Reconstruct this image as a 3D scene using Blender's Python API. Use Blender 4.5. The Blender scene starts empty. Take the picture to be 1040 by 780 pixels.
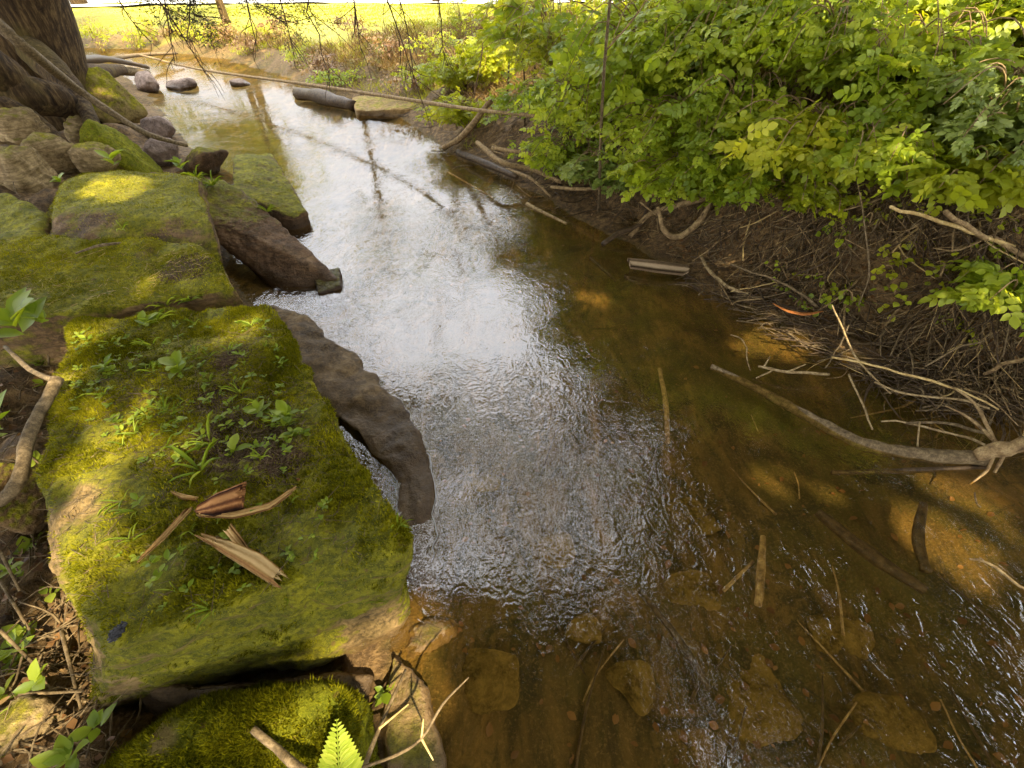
import bpy, bmesh, math, random
import numpy as np
from mathutils import Vector
random.seed(7); RS = np.random.RandomState(11)
SC = bpy.context.scene; COL = SC.collection

# ------------------------------------------------------------------ camera, world, sun, exposure
F, PITCH, H = 450.0, math.radians(42.3), 1.8
cam = bpy.data.objects.new('camera', bpy.data.cameras.new('camera')); COL.objects.link(cam)
cam.location = (0, 0, H); cam.rotation_euler = (math.pi/2 - PITCH, 0, 0)
cam.data.sensor_width = 36; cam.data.lens = F/1040*36; cam.data.clip_start = .02; cam.data.clip_end = 1500
SC.camera = cam
SUN_AZ, SUN_EL = math.radians(150), math.radians(50)
SUN = np.array([math.sin(SUN_AZ)*math.cos(SUN_EL), math.cos(SUN_AZ)*math.cos(SUN_EL), math.sin(SUN_EL)])
wd = bpy.data.worlds.new('World'); SC.world = wd; wd.use_nodes = True
wn = wd.node_tree.nodes; wl = wd.node_tree.links
bg = wn['Background']; bg.inputs['Strength'].default_value = .12
sky = wn.new('ShaderNodeTexSky'); sky.sky_type = 'NISHITA'; sky.sun_disc = False
sky.sun_elevation = SUN_EL; sky.sun_rotation = SUN_AZ; sky.dust_density = 3.0
tcw = wn.new('ShaderNodeTexCoord'); cn = wn.new('ShaderNodeTexNoise'); cn.inputs['Scale'].default_value = 2.2; cn.inputs['Detail'].default_value = 5
wl.new(tcw.outputs['Generated'], cn.inputs['Vector'])
cr = wn.new('ShaderNodeMapRange'); cr.inputs[1].default_value = .3; cr.inputs[2].default_value = .6; cr.inputs[3].default_value = .55; cr.inputs[4].default_value = 1
wl.new(cn.outputs['Fac'], cr.inputs[0])
cm = wn.new('ShaderNodeMix'); cm.data_type = 'RGBA'; cm.inputs[7].default_value = (12.8, 13.1, 13.8, 1)   # bright thin cloud
wl.new(cr.outputs[0], cm.inputs[0]); wl.new(sky.outputs[0], cm.inputs[6]); wl.new(cm.outputs[2], bg.inputs['Color'])
sl = bpy.data.lights.new('sun', 'SUN'); sl.energy = 4.0; sl.angle = math.radians(.5); sl.color = (1, .86, .62)
so = bpy.data.objects.new('sun', sl); COL.objects.link(so)
so.rotation_euler = Vector(-SUN).to_track_quat('-Z', 'Y').to_euler(); so.location = (0, 0, 30)
vs = SC.view_settings; vs.view_transform = 'Standard'; vs.look = 'None'; vs.gamma = 1; vs.use_curve_mapping = False
vs.exposure = 1.88
cy = SC.cycles; cy.use_denoising = True; cy.max_bounces = 7; cy.diffuse_bounces = 3; cy.glossy_bounces = 3; cy.transmission_bounces = 4
cy.transparent_max_bounces = 8; cy.sample_clamp_indirect = 6; cy.caustics_reflective = False; cy.caustics_refractive = False

# ------------------------------------------------------------------ picking points: a pixel of the 1040x780 photo -> a place
cp, sp_ = math.cos(PITCH), math.sin(PITCH)
def rdir(px, py):
    x = (px-520)/F; y = (390-py)/F
    return np.array([x, y*sp_+cp, y*cp-sp_])
def at(px, py, z):
    d = rdir(px, py); t = (z-H)/d[2]; return np.array([0, 0, H]) + d*t
def atY(px, py, Y):
    d = rdir(px, py); return np.array([0, 0, H]) + d*(Y/d[1])
def project(P):                       # world -> photo pixel
    P = np.asarray(P, float) - np.array([0, 0, H]); X = P[..., 0]
    dep = P[..., 1]*cp - P[..., 2]*sp_; Y = P[..., 1]*sp_ + P[..., 2]*cp
    dep = np.where(np.abs(dep) < 1e-6, 1e-6, dep)
    return 520+F*X/dep, 390-F*Y/dep, dep
def in_poly(u, v, poly):
    ins = np.zeros(u.shape, bool); n = len(poly)
    for i in range(n):
        x1, y1 = poly[i]; x2, y2 = poly[(i+1) % n]
        c = ((y1 > v) != (y2 > v)) & (u < (x2-x1)*(v-y1)/((y2-y1) if y2 != y1 else 1e-9)+x1)
        ins ^= c
    return ins

# ------------------------------------------------------------------ noise
def _hash(ix, iy, iz, s):
    h = (ix.astype(np.uint32)*np.uint32(374761393) + iy.astype(np.uint32)*np.uint32(668265263) + iz.astype(np.uint32)*np.uint32(2147483647) + np.uint32(s*974711))
    h = (h ^ (h >> np.uint32(13)))*np.uint32(1274126177); h ^= h >> np.uint32(16); h = h*np.uint32(2246822519); h ^= h >> np.uint32(15)
    return h.astype(np.float64)/4294967295.0*2-1
def vnoise(P, s=0):
    P = np.asarray(P, float); I = np.floor(P).astype(np.int64); f = P-I; f = f*f*f*(f*(f*6-15)+10)
    o = 0
    for a in (0, 1):
        for b in (0, 1):
            for c in (0, 1):
                w = (f[:, 0] if a else 1-f[:, 0])*(f[:, 1] if b else 1-f[:, 1])*(f[:, 2] if c else 1-f[:, 2])
                o = o + w*_hash(I[:, 0]+a, I[:, 1]+b, I[:, 2]+c, s)
    return o
def fbm(P, freq=1., octv=4, s=0, gain=.5):
    o = 0; a = 1.
    for k in range(octv):
        o = o + a*vnoise(np.asarray(P)*freq + 17.3*k + s*5.1, s+k); freq *= 2.03; a *= gain
    return o
def sstep(a, b, x): t = np.clip((x-a)/(b-a), 0, 1); return t*t*(3-2*t)

# ------------------------------------------------------------------ objects
def tag(o, label=None, cat=None, group=None, kind=None):
    if label: o['label'] = label
    if cat: o['category'] = cat
    if group: o['group'] = group
    if kind: o['kind'] = kind
    return o
def empty(name, loc, label, cat, group=None):
    o = bpy.data.objects.new(name, None); o.location = [float(v) for v in loc]; COL.objects.link(o); return tag(o, label, cat, group)
def mesh(name, V, faces, mat, parent=None, origin=None, smooth=True, attrs=None):
    """faces: list of index arrays, each (n,k). verts in world space; origin becomes the object's origin."""
    V = np.asarray(V, float)
    if parent is not None: origin = np.array(parent.location) if parent.parent is None else np.array(parent.location)+np.array(parent.parent.location)
    if origin is None: origin = np.zeros(3)
    me = bpy.data.meshes.new(name); V2 = V-np.asarray(origin)
    faces = [np.asarray(f, np.int64) for f in faces if len(f)]
    loops = np.concatenate([f.ravel() for f in faces]); tot = np.concatenate([np.full(len(f), f.shape[1]) for f in faces])
    st = np.concatenate([[0], np.cumsum(tot)[:-1]])
    me.vertices.add(len(V2)); me.vertices.foreach_set('co', V2.astype(np.float32).ravel())
    me.loops.add(len(loops)); me.loops.foreach_set('vertex_index', loops.astype(np.int32))
    me.polygons.add(len(tot)); me.polygons.foreach_set('loop_start', st.astype(np.int32)); me.polygons.foreach_set('loop_total', tot.astype(np.int32))
    me.update(calc_edges=True); me.validate()
    if smooth: me.polygons.foreach_set('use_smooth', np.ones(len(me.polygons), bool))
    for k, (dom, arr) in (attrs or {}).items():
        arr = np.asarray(arr, np.float32)
        if arr.ndim == 1:
            a = me.attributes.new(k, 'FLOAT', dom); a.data.foreach_set('value', arr)
        else:
            a = me.attributes.new(k, 'FLOAT_COLOR', dom); a.data.foreach_set('color', arr.ravel())
    me.materials.append(mat)
    o = bpy.data.objects.new(name, me); COL.objects.link(o)
    if parent is not None: o.parent = parent
    else: o.location = [float(v) for v in origin]
    return o

# ------------------------------------------------------------------ materials
class NT:
    def __init__(s, name):
        s.m = bpy.data.materials.new(name); s.m.use_nodes = True; s.t = s.m.node_tree; s.n = s.t.nodes; s.n.clear()
        s.out = s.n.new('ShaderNodeOutputMaterial'); s.g = s.n.new('ShaderNodeNewGeometry')
    def L(s, a, b): s.t.links.new(a, b)
    def setin(s, sock, v):
        if hasattr(v, 'is_output'): s.L(v, sock)
        elif isinstance(v, (tuple, list)): sock.default_value = (*v, 1) if len(v) == 3 and sock.type == 'RGBA' else v
        else: sock.default_value = v
    def noise(s, scale, detail=4, rough=.55, vec=None, dist=0, stretch=None):
        n = s.n.new('ShaderNodeTexNoise'); n.inputs['Scale'].default_value = scale; n.inputs['Detail'].default_value = detail
        n.inputs['Roughness'].default_value = rough; n.inputs['Distortion'].default_value = dist
        v = vec or s.g.outputs['Position']
        if stretch:
            mp = s.n.new('ShaderNodeMapping'); mp.inputs['Scale'].default_value = stretch[0]; mp.inputs['Rotation'].default_value = stretch[1]
            s.L(v, mp.inputs['Vector']); v = mp.outputs[0]
        s.L(v, n.inputs['Vector']); return n.outputs['Fac']
    def vor(s, scale, vec=None, out='Distance', feat='F1'):
        n = s.n.new('ShaderNodeTexVoronoi'); n.feature = feat; n.inputs['Scale'].default_value = scale; s.L(vec or s.g.outputs['Position'], n.inputs['Vector']); return n.outputs[out]
    def ramp(s, fac, *stops):
        r = s.n.new('ShaderNodeValToRGB'); e = r.color_ramp.elements
        while len(e) < len(stops): e.new(.5)
        for k, (p, c) in enumerate(stops): e[k].position = p; e[k].color = (*c, 1) if len(c) == 3 else c
        s.L(fac, r.inputs[0]); return r.outputs[0]
    def mix(s, fac, a, b, mode='MIX'):
        n = s.n.new('ShaderNodeMix'); n.data_type = 'RGBA'; n.blend_type = mode
        s.setin(n.inputs[0], fac); s.setin(n.inputs[6], a); s.setin(n.inputs[7], b); return n.outputs[2]
    def math(s, op, a, b=0., c=0., clamp=False):
        n = s.n.new('ShaderNodeMath'); n.operation = op; n.use_clamp = clamp
        s.setin(n.inputs[0], a); s.setin(n.inputs[1], b); s.setin(n.inputs[2], c); return n.outputs[0]
    def rng(s, v, a, b, c=0., d=1.):
        n = s.n.new('ShaderNodeMapRange'); n.interpolation_type = 'SMOOTHSTEP'; s.setin(n.inputs[0], v)
        for k, x in enumerate((a, b, c, d)): n.inputs[k+1].default_value = x
        return n.outputs[0]
    def attr(s, name, out='Fac'):
        n = s.n.new('ShaderNodeAttribute'); n.attribute_name = name; return n.outputs[out]
    def sep(s, v):
        n = s.n.new('ShaderNodeSeparateXYZ'); s.L(v, n.inputs[0]); return n.outputs
    def bump(s, h, strength=.5, dist=.01, normal=None):
        n = s.n.new('ShaderNodeBump'); n.inputs['Strength'].default_value = strength; n.inputs['Distance'].default_value = dist
        s.L(h, n.inputs['Height'])
        if normal: s.L(normal, n.inputs['Normal'])
        return n.outputs[0]
    def bsdf(s, col, rough=.8, normal=None, spec=.4):
        b = s.n.new('ShaderNodeBsdfPrincipled'); s.setin(b.inputs['Base Color'], col); s.setin(b.inputs['Roughness'], rough)
        s.setin(b.inputs['Specular IOR Level'], spec)
        if normal: s.L(normal, b.inputs['Normal'])
        return b.outputs[0]
    def done(s, sh): s.L(sh, s.out.inputs['Surface']); return s.m

def mat_rock(name, sand, brown, dark, moss_amt=0., wet=False, rough=.85, mossA=(.42, .37, .010), mossB=(.11, .115, .003), lines=None):
    t = NT(name)
    n1 = t.noise(3.2, 6, .6); n2 = t.noise(14, 6, .65); n3 = t.noise(70, 5, .7); n4 = t.noise(260, 3, .7)
    base = t.ramp(n1, (.32, dark), (.48, brown), (.62, sand))
    base = t.mix(t.rng(n2, .4, .65), base, t.mix(.6, base, dark, 'MULTIPLY'))
    base = t.mix(t.rng(n3, .35, .7, .0, .55), base, sand)
    if lines:
        st = t.noise(9, 5, .6, stretch=((1, 1, 7), (0, 0, 0))); base = t.mix(t.rng(st, .45, .6, 0, .5), base, dark)
    h = t.math('ADD', t.math('MULTIPLY', n2, .7), t.math('ADD', t.math('MULTIPLY', n3, .45), t.math('MULTIPLY', n4, .14)))
    spec = .12 if not wet else .3; rg = rough
    if moss_amt > -5:
        nz = t.sep(t.g.outputs['Normal'])[2]
        m = t.math('ADD', t.math('MULTIPLY', nz, .55), t.math('MULTIPLY', t.math('ADD', n2, n1), .62))
        m = t.math('ADD', m, moss_amt - .75)
        m = t.math('SUBTRACT', m, t.attr('bare'))
        m = t.rng(m, .12, .42)
        soil = t.attr('soil')
        mp = t.noise(7.5, 6, .7); mq = t.noise(38, 6, .75); mr = t.noise(210, 4, .8)
        mc = t.ramp(mp, (.30, mossB), (.5, tuple((a+b)/2*.9 for a, b in zip(mossA, mossB))), (.66, mossA))
        mc = t.mix(t.rng(mq, .42, .62, 0, .75), mc, (.055, .06, .004))
        mc = t.mix(t.rng(mr, .52, .7, 0, .8), mc, (.46, .42, .03))
        mc = t.mix(t.rng(t.noise(26, 4, .6), .58, .7, 0, .65), mc, (.16, .085, .03))
        sc = t.ramp(t.noise(120, 5, .75), (.35, (.035, .018, .008)), (.55, (.11, .06, .028)), (.7, (.27, .18, .09)))
        sf = t.rng(t.math('ADD', soil, t.math('MULTIPLY', t.math('SUBTRACT', mq, .5), 1.6)), .42, .62)
        mc = t.mix(sf, mc, sc)
        base = t.mix(m, base, mc)
        h = t.math('ADD', h, t.math('MULTIPLY', m, t.math('ADD', t.math('MULTIPLY', mq, .9), t.math('MULTIPLY', mr, .6))))
    if wet:
        z = t.sep(t.g.outputs['Position'])[2]; w = t.rng(t.math('ADD', z, t.math('MULTIPLY', n2, .05)), .04, .14, 1, 0)
        base = t.mix(w, base, t.mix(.65, base, (.05, .028, .012)))
        rg = t.rng(w, 0, 1, rough, .32)
    return t.done(t.bsdf(base, rg, t.bump(h, .9, .018), spec))

M = {}
M['moss_block'] = mat_rock('mossy_sandstone', (.40, .26, .10), (.15, .10, .03), (.045, .03, .011), .62, wet=True)
M['moss_slab'] = mat_rock('mossy_slab', (.34, .21, .085), (.19, .11, .045), (.05, .03, .014), .26, wet=True, lines=True)
M['moss_deep'] = mat_rock('deep_moss', (.30, .22, .07), (.20, .14, .04), (.06, .04, .016), .5, mossA=(.34, .33, .014), mossB=(.11, .13, .005))
M['brown_slab'] = mat_rock('bare_brown_slab', (.27, .165, .08), (.16, .092, .045), (.055, .033, .018), .0, wet=True, lines=True)
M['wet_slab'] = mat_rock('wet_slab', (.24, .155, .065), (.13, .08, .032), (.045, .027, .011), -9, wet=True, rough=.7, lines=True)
M['grey_rock'] = mat_rock('purple_grey_rock', (.34, .25, .19), (.20, .14, .11), (.08, .055, .04), -9, wet=True)
M['tan_rock'] = mat_rock('tan_rock', (.48, .31, .12), (.30, .185, .07), (.10, .06, .025), -.15, wet=True)
M['gold_rock'] = mat_rock('golden_rock', (.33, .25, .09), (.21, .15, .05), (.09, .06, .022), .1)
M['bank_rock'] = mat_rock('root_bank_rock', (.44, .32, .16), (.27, .19, .085), (.09, .057, .024), -.12, lines=True)
M['bed_stone'] = mat_rock('bed_stone', (.26, .17, .045), (.15, .098, .025), (.06, .04, .011), -9)

def mat_wood(name, c1, c2, c3, scale=30, rough=.8, bump=.6):
    t = NT(name); tc = t.n.new('ShaderNodeTexCoord')
    a = t.noise(scale, 6, .65); b = t.noise(scale*5, 4, .7)
    col = t.ramp(a, (.3, c3), (.5, c1), (.68, c2)); col = t.mix(t.rng(b, .45, .7, 0, .6), col, c3)
    return t.done(t.bsdf(col, rough, t.bump(t.math('ADD', a, t.math('MULTIPLY', b, .4)), bump, .006), .3))
M['stick'] = mat_wood('weathered_stick', (.16, .11, .05), (.30, .215, .11), (.05, .032, .014), 40)
M['pale'] = mat_wood('pale_stripped_wood', (.32, .22, .095), (.50, .38, .19), (.12, .075, .032), 38)
M['dark'] = mat_wood('dark_wet_wood', (.075, .045, .02), (.13, .085, .04), (.025, .015, .008), 30, .55)
M['root'] = mat_wood('root', (.28, .18, .075), (.44, .31, .14), (.085, .05, .022), 30)
M['twig'] = mat_wood('dark_twig', (.07, .04, .018), (.14, .085, .04), (.025, .015, .008), 40)
M['straw'] = mat_wood('straw_stem', (.52, .36, .13), (.66, .50, .22), (.30, .18, .06), 20)
M['splinter'] = mat_wood('split_wood', (.62, .36, .11), (.72, .50, .22), (.34, .14, .04), 60)
M['redwood'] = mat_wood('red_brown_wood', (.20, .07, .022), (.42, .19, .06), (.05, .018, .008), 45)
M['orange'] = mat_wood('orange_bark', (.42, .14, .03), (.52, .22, .06), (.22, .07, .015), 60)

def mat_bark():
    t = NT('rough_bark')
    a = t.noise(7, 7, .65, stretch=((3.6, 3.6, .5), (0, 0, 0))); b = t.noise(40, 5, .7); c = t.noise(2, 3)
    col = t.ramp(a, (.35, (.02, .012, .006)), (.5, (.075, .045, .018)), (.64, (.18, .115, .045)))
    col = t.mix(t.rng(b, .45, .65, 0, .5), col, (.06, .035, .015)); col = t.mix(t.rng(c, .5, .7, 0, .4), col, (.17, .13, .03))
    return t.done(t.bsdf(col, .9, t.bump(t.math('ADD', a, t.math('MULTIPLY', b, .25)), 1, .05), .2))
M['bark'] = mat_bark()

def mat_leaf(name, a, b, c, trans=.5, gloss=.4):
    t = NT(name); r = t.attr('rnd'); n = t.noise(1.6, 3, .5)
    col = t.ramp(r, (0., a), (.5, b), (1., c)); col = t.mix(t.rng(n, .35, .65, 0, .5), col, a)
    p = t.bsdf(col, .45, None, gloss)
    tr = t.n.new('ShaderNodeBsdfTranslucent'); t.L(t.mix(.8, col, (1.5, 1.35, .5), 'MULTIPLY'), tr.inputs[0])
    mx = t.n.new('ShaderNodeMixShader'); mx.inputs[0].default_value = trans; t.L(p, mx.inputs[1]); t.L(tr.outputs[0], mx.inputs[2])
    return t.done(mx.outputs[0])
M['leaf'] = mat_leaf('shrub_leaf', (.18, .25, .014), (.38, .47, .024), (.60, .64, .055))
M['leaf_pale'] = mat_leaf('pale_shrub_leaf', (.16, .22, .035), (.27, .34, .06), (.42, .47, .11), .4, .6)
M['leaf_lit'] = mat_leaf('yellow_lit_leaf', (.26, .31, .014), (.42, .46, .02), (.58, .57, .04))  # yellower leaf, with the brightness of sunlit foliage put into its colour
M['weed'] = mat_leaf('weed_leaf', (.15, .22, .014), (.26, .34, .02), (.38, .44, .04))
M['canopy'] = mat_leaf('canopy_leaf', (.045, .075, .008), (.09, .12, .012), (.16, .17, .02), .45, .25)
M['conifer'] = mat_leaf('hemlock_needle', (.03, .045, .01), (.055, .07, .014), (.10, .11, .02), .25)
M['straw_blade'] = mat_leaf('dead_grass_blade', (.07, .038, .013), (.19, .115, .038), (.40, .28, .10), .3, .15)
M['lawn_blade'] = mat_leaf('lawn_blade', (.20, .23, .02), (.34, .35, .03), (.48, .44, .05), .45, .2)
M['moss_blade'] = mat_leaf('moss_blade', (.08, .085, .003), (.29, .27, .008), (.52, .47, .025), .4, .05)
M['fern'] = mat_leaf('fern_frond', (.30, .38, .03), (.40, .48, .05), (.50, .55, .07), .5, .2)
M['brown_leaf'] = mat_leaf('dead_leaf', (.12, .055, .018), (.28, .15, .05), (.48, .32, .14), .2, .3)

def mat_ground():
    t = NT('earth'); z = t.attr('zone', 'Color'); sx = t.n.new('ShaderNodeSeparateColor'); t.L(z, sx.inputs[0])
    bed, lawn, dead = sx.outputs
    a = t.noise(2.2, 5, .6); b = t.noise(17, 6, .65); c = t.noise(85, 5, .7); d = t.noise(300, 3, .7)
    soil = t.ramp(b, (.3, (.03, .017, .006)), (.5, (.125, .072, .024)), (.68, (.28, .17, .062)))
    soil = t.mix(t.rng(c, .5, .7, 0, .6), soil, (.24, .15, .07)); soil = t.mix(t.rng(c, .48, .3, 0, .7), soil, (.025, .014, .006))
    s1 = t.noise(6, 6, .65, stretch=((1, .28, 1), (0, 0, .5)), dist=.8); s2 = t.noise(26, 5, .7, stretch=((1, .3, 1), (0, 0, .55)), dist=.6)
    bc = t.ramp(s1, (.32, (.025, .017, .004)), (.46, (.09, .057, .013)), (.6, (.16, .096, .023)), (.75, (.30, .175, .046)))
    bc = t.mix(t.rng(s2, .5, .66, 0, .75), bc, (.045, .035, .006)); bc = t.mix(t.rng(a, .46, .62, 0, .75), bc, (.075, .06, .009)); bc = t.mix(t.rng(t.noise(3.6, 6, .7, dist=1.), .52, .64, 0, .8), bc, (.028, .023, .005))
    bc = t.mix(t.rng(c, .5, .68, 0, .45), bc, (.27, .17, .06))
    lc = t.ramp(b, (.3, (.26, .26, .02)), (.7, (.46, .40, .04))); lc = t.mix(t.rng(a, .45, .7, 0, .5), lc, (.46, .36, .08))
    dc = t.ramp(b, (.3, (.06, .034, .014)), (.5, (.17, .10, .035)), (.68, (.32, .21, .075))); dc = t.mix(t.rng(a, .42, .58, 0, .8), dc, (.13, .13, .014))
    col = t.mix(lawn, t.mix(dead, t.mix(bed, soil, bc), dc), lc)
    h = t.math('ADD', b, t.math('ADD', t.math('MULTIPLY', c, .5), t.math('MULTIPLY', d, .15)))
    return t.done(t.bsdf(col, .8, t.bump(h, .8, .03), .3))
M['ground'] = mat_ground()

def mat_water():
    t = NT('stream_water'); P = t.g.outputs['Position']
    far = t.rng(t.sep(P)[1], 1.5, 8, 1, .30); fine = t.rng(t.sep(P)[1], 1.2, 4.5, 1, 0)
    flow = ((1.0, .75, 1), (0, 0, .45))
    w1 = t.noise(4.5, 2, .5, dist=.8, stretch=flow); w2 = t.noise(13, 1.5, .5, dist=1.8, stretch=flow); w3 = t.noise(30, 1, .5, dist=1.2)
    rid = t.math('ABSOLUTE', t.math('SUBTRACT', w2, .5)); rid3 = t.math('ABSOLUTE', t.math('SUBTRACT', w3, .5))
    px_ = t.sep(P); riff = t.math('MULTIPLY', t.rng(px_[1], .2, 1.7, 1, 0), t.rng(px_[0], .5, 1.5, 0, 1)); rough = t.math('ADD', t.rng(t.noise(.9, 3, .5), .38, .62, .3, 1.6), t.math('MULTIPLY', riff, .45))
    h = t.math('ADD', t.math('MULTIPLY', w1, .0038), t.math('ADD', t.math('MULTIPLY', rid, .0044), t.math('MULTIPLY', t.math('MULTIPLY', rid3, fine), .0014)))
    h = t.math('MULTIPLY', h, t.math('MULTIPLY', far, rough))
    nb = t.bump(h, 1, 1.0)
    gl = t.n.new('ShaderNodeBsdfGlossy'); gl.inputs['Roughness'].default_value = .0; t.L(nb, gl.inputs['Normal']); gl.inputs['Color'].default_value = (1, .98, .97, 1)
    tr = t.n.new('ShaderNodeBsdfTransparent'); tr.inputs[0].default_value = (.90, .82, .58, 1)
    fr = t.n.new('ShaderNodeFresnel'); fr.inputs['IOR'].default_value = 1.74; t.L(nb, fr.inputs['Normal'])
    mx = t.n.new('ShaderNodeMixShader'); t.L(t.math('MINIMUM', fr.outputs[0], .13), mx.inputs[0]); t.L(tr.outputs[0], mx.inputs[1]); t.L(gl.outputs[0], mx.inputs[2])
    return t.done(mx.outputs[0])
M['water'] = mat_water()
def mat_plain(name, c, rough=.7, bumpk=.2):
    t = NT(name); n = t.noise(60, 4, .6); return t.done(t.bsdf(t.mix(t.rng(n, .35, .7, 0, .35), c, tuple(x*.6 for x in c)), rough, t.bump(n, bumpk, .01)))
M['path'] = mat_plain('pale_concrete', (.62, .60, .56))
M['glint'] = mat_plain('glint', (.42, .40, .37), .3)  # pale colour for the painted highlight at the slab's waterline
M['scat'] = mat_plain('black_dropping', (.035, .033, .035), .6)
M['petal'] = mat_plain('white_petal', (.85, .84, .78), .6)

# ------------------------------------------------------------------ terrain
def PX(l, z=0): return np.array([at(a, b, z)[:2] for a, b in l])
RE = np.vstack([PX([(150, 50), (225, 58), (285, 74), (330, 96), (400, 112), (450, 150), (520, 190), (620, 235), (700, 285), (780, 325), (900, 385), (1040, 440)]), [[3.0, .4], [3.3, -3], [2.0, -14], [-4, -40]]])
RE = np.vstack([[[-60, 34]], RE])
LE = np.vstack([[[-60, 26]], PX([(60, 60), (120, 72), (148, 92), (175, 125), (205, 160), (225, 205), (245, 290), (300, 400), (380, 560), (405, 660), (440, 778)]), [[.1, -1.5], [-.3, -5], [-2, -14], [-8, -40]]])
def sdist(X, Y, poly):
    best = np.full(X.shape, 1e9); sgn = np.ones(X.shape)
    for (x1, y1), (x2, y2) in zip(poly[:-1], poly[1:]):
        dx, dy = x2-x1, y2-y1; L2 = dx*dx+dy*dy
        t = np.clip(((X-x1)*dx+(Y-y1)*dy)/L2, 0, 1); d = np.hypot(X-x1-t*dx, Y-y1-t*dy); c = dx*(Y-y1)-dy*(X-x1)
        m = d < best-1e-9; best = np.where(m, d, best); sgn = np.where(m, np.sign(c), sgn)
    return best*sgn
def terrain(X, Y, full=False):
    X = np.asarray(X, float); Y = np.asarray(Y, float); sh = X.shape; X = X.ravel(); Y = Y.ravel()
    P = np.stack([X, Y, 0*X], 1)
    wob = .09*fbm(P, 1.3, 3, 3)*np.exp(-np.maximum(0, np.hypot(X, Y)-12)/10)
    dr = sdist(X, Y, RE) + wob; dl = -sdist(X, Y, LE) + wob*.5      # >0 = outside the stream on that side
    far = sstep(5.2, 8.5, Y)
    zr_n = np.interp(dr, [0, .22, .34, .46, .75, 1.3, 2.6, 6, 20], [0, .05, .08, .24, .82, 1.15, 1.38, 1.5, 1.5])
    zr_f = np.interp(dr, [0, .15, .4, 1.5, 3.2, 5, 7, 20], [0, .10, .22, .48, .85, 1.02, 1.06, 1.06])
    zr = zr_n*(1-far)+zr_f*far
    zl = np.interp(dl, [0, .3, .8, 1.8, 4, 9, 20], [0, .05, .16, .40, .62, .85, 1.0])
    zl = zl*(.4+.6*sstep(1.6, 3.6, Y))
    inside = np.minimum(-dr, -dl)
    bedz = -np.interp(inside, [0, .15, .5, 1.0, 2], [0, .05, .11, .17, .21])
    z = np.where((dr > 0) & (dr >= dl), zr, np.where(dl > 0, zl, bedz))
    amp = np.where(inside > 0, .035, np.clip(.03+.10*np.maximum(dr, dl), 0, .11))*np.where(np.hypot(X, Y) > 14, .35, 1)
    bump_ = fbm(P, 2.1, 4, 8)*amp + np.where((dr > .3) & (dr < 2.5), 1, .25)*.035*fbm(P, 9, 3, 21)*(np.hypot(X, Y) < 12)
    z = z + np.where(inside > 0, np.minimum(bump_, -.012-bedz), np.where(np.maximum(dr, dl) < .2, bump_*.3, bump_))
    if not full: return z.reshape(sh)
    lawn = np.where(dr > dl, sstep(6.8, 8.0, dr + .8*fbm(P, .8, 2, 5) - 2.2*sstep(-3.5, -8, X))*far, sstep(5, 8, dl)*sstep(8, 14, Y))
    lawn = np.maximum(lawn, sstep(13, 16, np.hypot(X, Y))*(inside < -1.5)*(Y > 4))
    dead = sstep(.5, 1.2, dr)*far
    bed = (inside > -.04).astype(float)
    return z, np.stack([bed, lawn, dead, np.ones_like(z)], 1), dr, dl
def tz(x, y): return float(terrain(np.array([x]), np.array([y]))[0])
_lx = np.arange(-24, 9, .05); _ly = np.arange(-2, 28, .05); _LX, _LY = np.meshgrid(_lx, _ly); _LZ = terrain(_LX, _LY)
def tfast(X, Y):
    fx = np.clip((X+24)/.05, 0, len(_lx)-1.01); fy = np.clip((Y+2)/.05, 0, len(_ly)-1.01); i = fx.astype(int); j = fy.astype(int); a = fx-i; b = fy-j
    return _LZ[j, i]*(1-a)*(1-b)+_LZ[j, i+1]*a*(1-b)+_LZ[j+1, i]*(1-a)*b+_LZ[j+1, i+1]*a*b
_tt = np.concatenate([np.arange(.6, 6, .012), np.arange(6, 40, .05)])
def on(px, py, lift=0.):
    d = rdir(px, py); X = d[0]*_tt; Y = d[1]*_tt; Z = H+d[2]*_tt
    k = np.argmax(Z < tfast(X, Y)+lift)
    return np.array([X[k], Y[k], Z[k]])
def axis(lo, hi, f0, f1, step, out):
    a = list(np.arange(f0, f1, step)); s = step; x = f1
    while x < hi: a.append(x); s = min(s*1.14, 30); x += s
    a.append(hi); s = step; x = f0-step
    while x > lo: a.insert(0, x); s = min(s*1.14, 30); x -= s
    a.insert(0, lo); return np.array(a)
gx = axis(-300, 300, -5.5, 4.2, .04, 0); gy = axis(-300, 420, -.2, 8.5, .04, 0)
GX, GY = np.meshgrid(gx, gy); gz, zone, _, _ = terrain(GX, GY, True)
nx, ny = len(gx), len(gy); idx = np.arange(nx*ny).reshape(ny, nx)
quads = np.stack([idx[:-1, :-1], idx[:-1, 1:], idx[1:, 1:], idx[1:, :-1]], -1).reshape(-1, 4)
tag(mesh('ground', np.stack([GX.ravel(), GY.ravel(), gz], 1), [quads], M['ground'], attrs={'zone': ('POINT', zone)}), 'brown stream bed, muddy banks and sunlit lawn', kind='structure')
wx = np.linspace(-62, 8, 60); wy = np.linspace(-42, 36, 60); WX, WY = np.meshgrid(wx, wy); wi = np.arange(3600).reshape(60, 60)
tag(mesh('water', np.stack([WX.ravel(), WY.ravel(), np.zeros(3600)], 1), [np.stack([wi[:-1, :-1], wi[:-1, 1:], wi[1:, 1:], wi[1:, :-1]], -1).reshape(-1, 4)], M['water']), 'shallow clear brown rippling stream water', kind='structure')
pp = [at(235, 3, 1.08), at(600, 3, 1.08)]
py0 = (pp[0][1]+pp[1][1])/2
xs_ = np.linspace(-30, 12, 43)
pv = []
for x in xs_: pv += [(x, py0, tz(x, py0)+.03), (x, py0+2.2, tz(x, py0+2.2)+.03), (x, py0+4.5, tz(x, py0+4.5)+.05)]
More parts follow.
